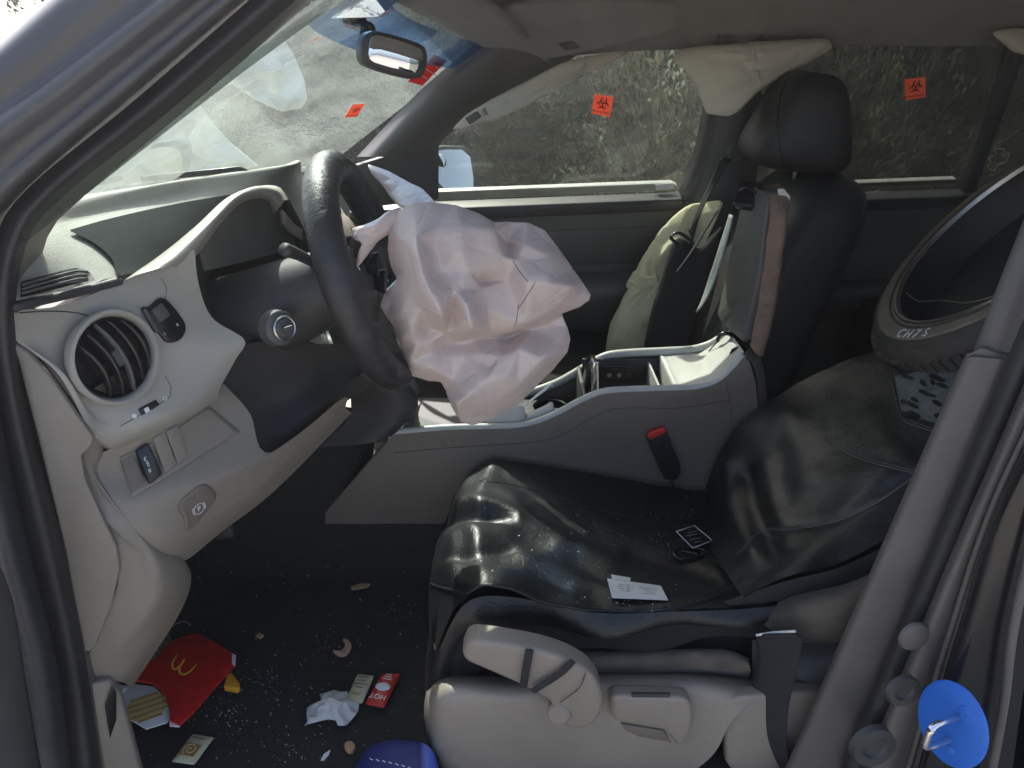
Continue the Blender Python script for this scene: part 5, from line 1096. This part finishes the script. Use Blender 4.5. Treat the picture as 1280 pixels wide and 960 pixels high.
for k in range(9):
    t0 = -.044+.0105*k
    c0, ax = FP(183,878,-.0108), (FP(208,868,-.0108)-FP(158,885,-.0108)).normalized(); pv = fpl[1].cross(ax).normalized()
    hw = math.sqrt(max(0,.034**2-(t0*.62)**2))
    a_ = c0+pv*t0*.7-ax*hw*1.05; b_ = c0+pv*t0*.7+ax*hw*1.05
    panel('fry_print', [a_-pv*.0032, b_-pv*.0032, b_+pv*.0032, a_+pv*.0032], M['fry' if k % 2 else 'fry2'], bkp, .0006, 0)
panel('side_flap', [FP(u,v,-.003) for u,v in ((224,906),(212,905),(211,899),(216,896),(228,900))], M['paper'], fb, .004, .0006)
panel('torn_corner', [FP(u,v,.002) for u,v in ((290,817),(295,820),(294,833),(290,830))], M['paper'], fb, .002, .0004)
panel('side_flap', [FP(u,v,-.004) for u,v in ((147,851),(143,853),(152,863),(158,858))], M['paper'], fb, .003, .0004)
tube('emblem', [FP(u,v,.0008) for u,v in ((222,818),(216,828),(216,835),(221,836),(231,824),(225,834),(225,841),(231,843),(239,838),(246,830))], [.0008,.0022,.0022,.0024,.0016,.0022,.0024,.0024,.0018,.0008], M['gold'], fc, seg=60, n=8, flat=.3, up=fpl[1])
# --- small rubbish on the carpet
def bit(name, label, cat, px, m, th=.004, bev=.001, z=FZ, part=None, sm=0, group=None):
    o = panel(name, [PZ(u,v,z+th) for u,v in px], m, None, th, bev, into=Vector((0,0,-1)), smoothn=sm)
    return tag(o, label, cat, group)
bit('yellow_wedge', 'chunky yellow wedge on the carpet beside the red carton', 'food scrap', [(279,858),(284,843),(289,840),(299,852),(300,858),(296,861)], M['nugget'], .014, .003)
bit('crescent_scrap', 'pale crescent shaped scrap lying on the black carpet', 'food scrap', [(416,812),(424,813),(430,809),(431,803),(428,798),(434,799),(439,804),(438,811),(432,817),(424,818)], M['crust'], .008, .002, sm=36)
bit('tan_splinter', 'tan pointed splinter on the carpet near the seat front', 'scrap', [(438,733),(450,729),(463,729),(458,733),(440,736)], M['tan'], .006, .001)
bit('tan_chip', 'tiny square tan chip on the carpet above the crescent', 'scrap', [(319,794),(324,790),(330,793),(325,797)], M['tan'], .006, .001)
bit('brown_crumb', 'brown crumb on the carpet next to the blue bag', 'food scrap', [(430,930),(434,926),(440,926),(444,931),(441,937),(434,937)], M['tan'], .012, .003, sm=14)
bit('paper_scrap', 'torn white paper scrap beside the blue bag', 'scrap', [(401,950),(405,942),(413,937),(411,943),(405,950)], M['paper'], .002, 0)
def packet(name, label, px, m):
    t = thing(name, label, 'sauce packet', PZ(sum(p[0] for p in px)/4, sum(p[1] for p in px)/4, FZ))
    b = [PZ(u,v,FZ+.002) for u,v in px]; vs = []
    for i in range(9):
        for j in range(9):
            a, c = i/8, j/8; q = b[0].lerp(b[1],a).lerp(b[3].lerp(b[2],a),c); q.z += .007*math.sin(math.pi*a)**.5*math.sin(math.pi*c)**.5+.001*rz.random(); vs.append(q)
    add('sachet', vs, grid_faces(9,9), m, t, solid=.001, sub=1)
    c0 = (b[0]+b[1]+b[2]+b[3])/4+Vector((0,0,.0088)); y = ((b[0]+b[1])-(b[2]+b[3])).normalized(); x = (b[1]-b[0]); x = (x-y*x.dot(y)).normalized(); z = x.cross(y)
    return t, Matrix(((x.x,y.x,z.x,c0.x),(x.y,y.y,z.y,c0.y),(x.z,y.z,z.z,c0.z),(0,0,0,1)))
t, m4 = packet('sauce_packet', 'cream sauce packet lying flat beside the red one', [(447,843),(468,845),(453,880),(431,878)], M['cream'])
for k, w in enumerate((.012,.009,.014,.008)): box('print_bar', (-w,.022-.009*k,0),(w,.024-.009*k,.0006), M['inkgrey'], t, 0, mtx=m4)
text('lettering', 'MILD', m4 @ Matrix.Translation((0,-.02,.0003)), .010, M['ochre'], t)
t, m4 = packet('sauce_packet', 'red sauce packet with white print reading HOT', [(478,842),(501,842),(480,886),(456,881)], M['redpack'])
text('lettering', 'HOT', m4 @ Matrix.Translation((0,-.026,.0003)) @ Matrix.Rotation(math.pi,4,'Z'), .016, M['white'], t)
ellip('print_cloud', m4 @ Vector((0,0,.0)), (.016,.011,.0012), 1, M['paper'], t, rot=m4.to_3x3(), nu=24, nv=8)
for k in range(3): box('print_bar', (-.010+.002*k,.020+.006*k,0),(.010-.002*k,.0215+.006*k,.0006), M['white'], t, 0, mtx=m4)
t, m4 = packet('sauce_packet', 'cream sauce packet with brown spiral print, alone near the door', [(241,918),(268,922),(243,957),(214,953)], M['cream'])
box('print_square', (-.015,-.020,-.0004),(.015,.006,.0004), M['ochre'], t, 0, mtx=m4)
tube('spiral_print', [m4 @ Vector((.0017*k**.8*math.cos(k*.8), -.007+.0017*k**.8*math.sin(k*.8), .0008)) for k in range(14)], .0012, M['cream'], t, seg=60, n=5, flat=.3)
box('print_bar', (-.012,.018,0),(.012,.020,.0006), M['inkgrey'], t, 0, mtx=m4)
nv_ = []
npx = [(386,898),(383,908),(398,902),(412,900),(425,905),(434,902),(445,886),(436,874),(424,866),(414,868),(404,870),(398,880),(388,886)]
c_ = PZ(414,888,FZ); no = cr([PZ(u,v,FZ) for u,v in npx], 24, True); vs = []
for i in range(6):
    r = (i+.3)/5.3
    for j in range(24):
        q = np.array(tuple(c_))+(no[j]-np.array(tuple(c_)))*r; q[2] += .028*(1-r)+.004; vs.append(q)
X = crumple(vs, grid_faces(6,24,True)+[tuple(range(23,-1,-1))], 1.4, 160, .03, 9, .008, bend=.04); X[:,2] = np.maximum(X[:,2], FZ-.004)
tag(add('paper_napkin', X, grid_faces(6,24,True)+[tuple(range(23,-1,-1))], M['tissue'], None, ), 'crumpled white paper napkin on the black carpet', 'napkin'); cloth(bpy.data.objects['paper_napkin'], 2, 2)
bb2 = thing('blue_bag', 'deep blue bag with stitched edge at the foot of the seat', 'bag', PZ(480,975,.40))
BC = Vector((-.205,.17,.385))
bod = ellip('bag_body', BC, (.078,.10,.048), .7, M['bluebag'], bb2, nu=40, nv=24)
bbb = surf(bod)
for k in range(10):
    u, v = 462+8*k, 948+1.2*k+.1*k*k
    tube('stitch', [on(bbb,u,v,.001), on(bbb,u+4,v+2,.001)], .001, M['paper'], bod, n=5, seg=3)
tube('bag_strap', [P(578,968,.24),P(586,950,.22),P(594,952,.22),P(600,972,.23)], .004, M['bluedisc'], bb2, seg=16, n=8)
tag(tube('dry_stem', [PZ(196,789,.47),PZ(210,785,.47),PZ(222,779,.48),PZ(232,777,.485),PZ(238,782,.48)], .0012, M['straw'], None, seg=24, n=6, origin=PZ(210,785,.47)), 'thin dry stem poking out above the red carton', 'plant stem')
# --- card, tag and clip on the seat cover
crd = thing('business_card', 'white printed card lying on the black leather seat cover', 'card', on(bc,797,737,.002))
cq = [on(bc,u,v,.009) for u,v in ((759,723),(826,732),(835,750),(765,747))]
panel('card', cq, M['paper'], crd, .0008, 0)
cn = (cq[1]-cq[0]).cross(cq[3]-cq[0]).normalized(); cn = cn if cn.dot(CAM-cq[0]) > 0 else -cn
def cpt(a, b): return cq[0].lerp(cq[1], a).lerp(cq[3].lerp(cq[2], a), b)+cn*.0012
for (a, b, l) in ((.18,.28,.22),(.14,.40,.32),(.16,.52,.26),(.20,.64,.16),(.55,.34,.36),(.60,.46,.26),(.64,.58,.18),(.58,.70,.24)):
    k0_ = a
    while k0_ < a+l:
        w = rz.uniform(.02,.05); tube('print_line', [cpt(k0_, b), cpt(min(a+l, k0_+w), b)], .0007, M['inkgrey'], crd, n=4, seg=2, flat=.2); k0_ += w+.014
panel('card_strip', [on(bc,u,v,.010) for u,v in ((764,718),(788,722),(788,726),(765,723))], M['paper'], crd, .0008, 0)
tg = thing('hang_tag', 'black hang tag with white border lying by the seat back', 'tag', on(bc,868,672,.003))
tp = [on(bc,u,v,.020) for u,v in ((844,664),(868,656),(892,676),(866,686))]
panel('tag_card', tp, M['black'], tg, .0008, 0)
for i in range(4): tube('border', [tp[i]+(tp[(i+2)%4]-tp[i])*.03-ray(868,672)*.0015, tp[(i+1)%4]+(tp[(i+3)%4]-tp[(i+1)%4])*.03-ray(868,672)*.0015], .0011, M['paper'], tg, n=5, seg=3)
for (u, v, l) in ((860,666,12),(858,670,18),(862,675,14),(868,678,10)): tube('print_line', [on(bc,u,v,.0225), on(bc,u+l,v-l*.2,.0225)], .0007, M['crumb'], tg, n=4, seg=3)
kc = thing('plastic_clip', 'small black plastic clip under the hang tag on the seat', 'clip', on(bc,862,692,.003))
tube('loop', [on(bc,u,v,.010) for u,v in ((842,690),(852,686),(868,685),(879,688),(878,694),(866,697),(852,699),(844,696))], .0035, M['black'], kc, seg=40, n=8, closed=True)
box('tongue', (-.018,-.004,0),(.018,.004,.006), M['black'], kc, .002, mtx=onframe(bc,862,692,(3,-10),.006))
# --- bits in the console
dv = thing('silver_device', 'slim silver edged device standing upright in the console bin', 'device', P(742,470,.90))
panel('device_body', [P(729,490,.94),P(735,456,.94),P(741,451,.94),P(746,452,.94),P(748,488,.94)], M['black'], dv, .05, .004)
loft('device_edge', [[P(739,493,.90),P(739,456,.90),P(743,451,.90)],[P(747,491,.90),P(746,456,.90),P(747,451,.90)],[P(748,489,.93),P(748,456,.93),P(748,452,.93)]], M['chrome'], dv, 12, 6, solid=.002)
def rag(name, label, cat, px, Y, m, th, seed, **kw):
    o, x = bag(name, [(u,v,Y) for u,v in px], None, th, m, None, nr=7, na=40, stretch=1.15, seed=seed, anchor=.03, jitter=.003, **kw); return tag(o, label, cat)
rag('crumpled_receipt', 'crumpled white receipt in the front of the console tray', 'receipt', [(606,528),(615,514),(640,506),(655,508),(657,522),(655,531),(630,534)], .88, M['tissue'], .012, 31)
rag('broken_cup', 'jagged piece of broken white cup beside the cup holder', 'cup', [(655,530),(660,517),(664,526),(680,523),(686,516),(686,505),(691,499),(699,508),(708,512),(700,520),(680,529)], .885, M['tissue'], .010, 32)
tag(tube('plastic_strip', [P(652,510,.92),P(668,497,.92),P(681,487,.93),P(688,480,.94),P(691,483,.94)], .0055, M['paper'], None, flat=.35, seg=20, origin=P(668,497,.92)), 'bent white plastic strip leaning across the console tray', 'plastic strip')
# --- grit, glass crumbs and crumbs
def grit(name, label, m, pts, s0, s1, parent=None):
    V = []; F = []
    for p in pts:
        s = rz.uniform(s0, s1)*(1.9 if rz.random() < .04 else 1); i = len(V)
        V += [p+Vector((rz.gauss(0,s),rz.gauss(0,s),rz.uniform(0,s))) for _ in range(4)]; F += [(i,i+1,i+2),(i,i+1,i+3),(i,i+2,i+3),(i+1,i+2,i+3)]
    tag(add(name, V, F, m, parent, smooth=False), label, 'debris', kind='stuff')
bfl = surf(bpy.data.objects['floor_carpet'])
CL = [lambda r, a=a, b=b, c=c: (r.gauss(a,c), r.gauss(b,c*.6)) for a, b, c in ((290,900,14),(420,800,22),(330,850,16),(265,895,18),(500,760,16),(360,930,20),(240,720,20))]
pts = []
for k in range(620):
    u, v = (rz.uniform(170,530), rz.uniform(690,960)) if k < 160 else ((rz.gauss(350,70), rz.gauss(860,60)) if k < 380 else rz.choice(CL)(rz))
    pts.append(on(bfl, u, v, .002))
grit('floor_crumbs', 'pale crumbs and grit scattered over the black carpet', M['crumb'], pts, .0006, .0018)
pts = []
for k in range(330):
    u, v = (rz.gauss(835,40), rz.gauss(672,26)) if k < 180 else ((rz.gauss(730,90), rz.gauss(690,40)) if k < 270 else (rz.gauss(800,40), rz.gauss(752,10)))
    if 600 < u < 900 and 600 < v < 765: pts.append(on(bc, u, v, .004))
grit('glass_crumbs', 'tiny glass crumbs sprinkled over the leather seat cover', M['shard'], pts, .0005, .0013)

# ================================================================== added haze volume, imitating lens glare that lifts the blacks
hz = box('haze', (-60, -40, -1.3), (60, 40, 16), M['gravel'], None, bevel=0)
hm = bpy.data.materials.new('added_veil_haze'); hm.use_nodes = True; hn = hm.node_tree; hn.nodes.clear()
ho = hn.nodes.new('ShaderNodeOutputMaterial'); pv = hn.nodes.new('ShaderNodeVolumePrincipled')
pv.inputs['Color'].default_value = (0.93, 0.94, 0.96, 1); pv.inputs['Density'].default_value = 0.010; pv.inputs['Anisotropy'].default_value = 0.6
hn.links.new(pv.outputs[0], ho.inputs['Volume'])
hz.data.materials.clear(); hz.data.materials.append(hm)
hz['kind'] = 'stuff'; hz['label'] = 'thin added haze around the car, standing in for lens glare'; hz['category'] = 'haze'
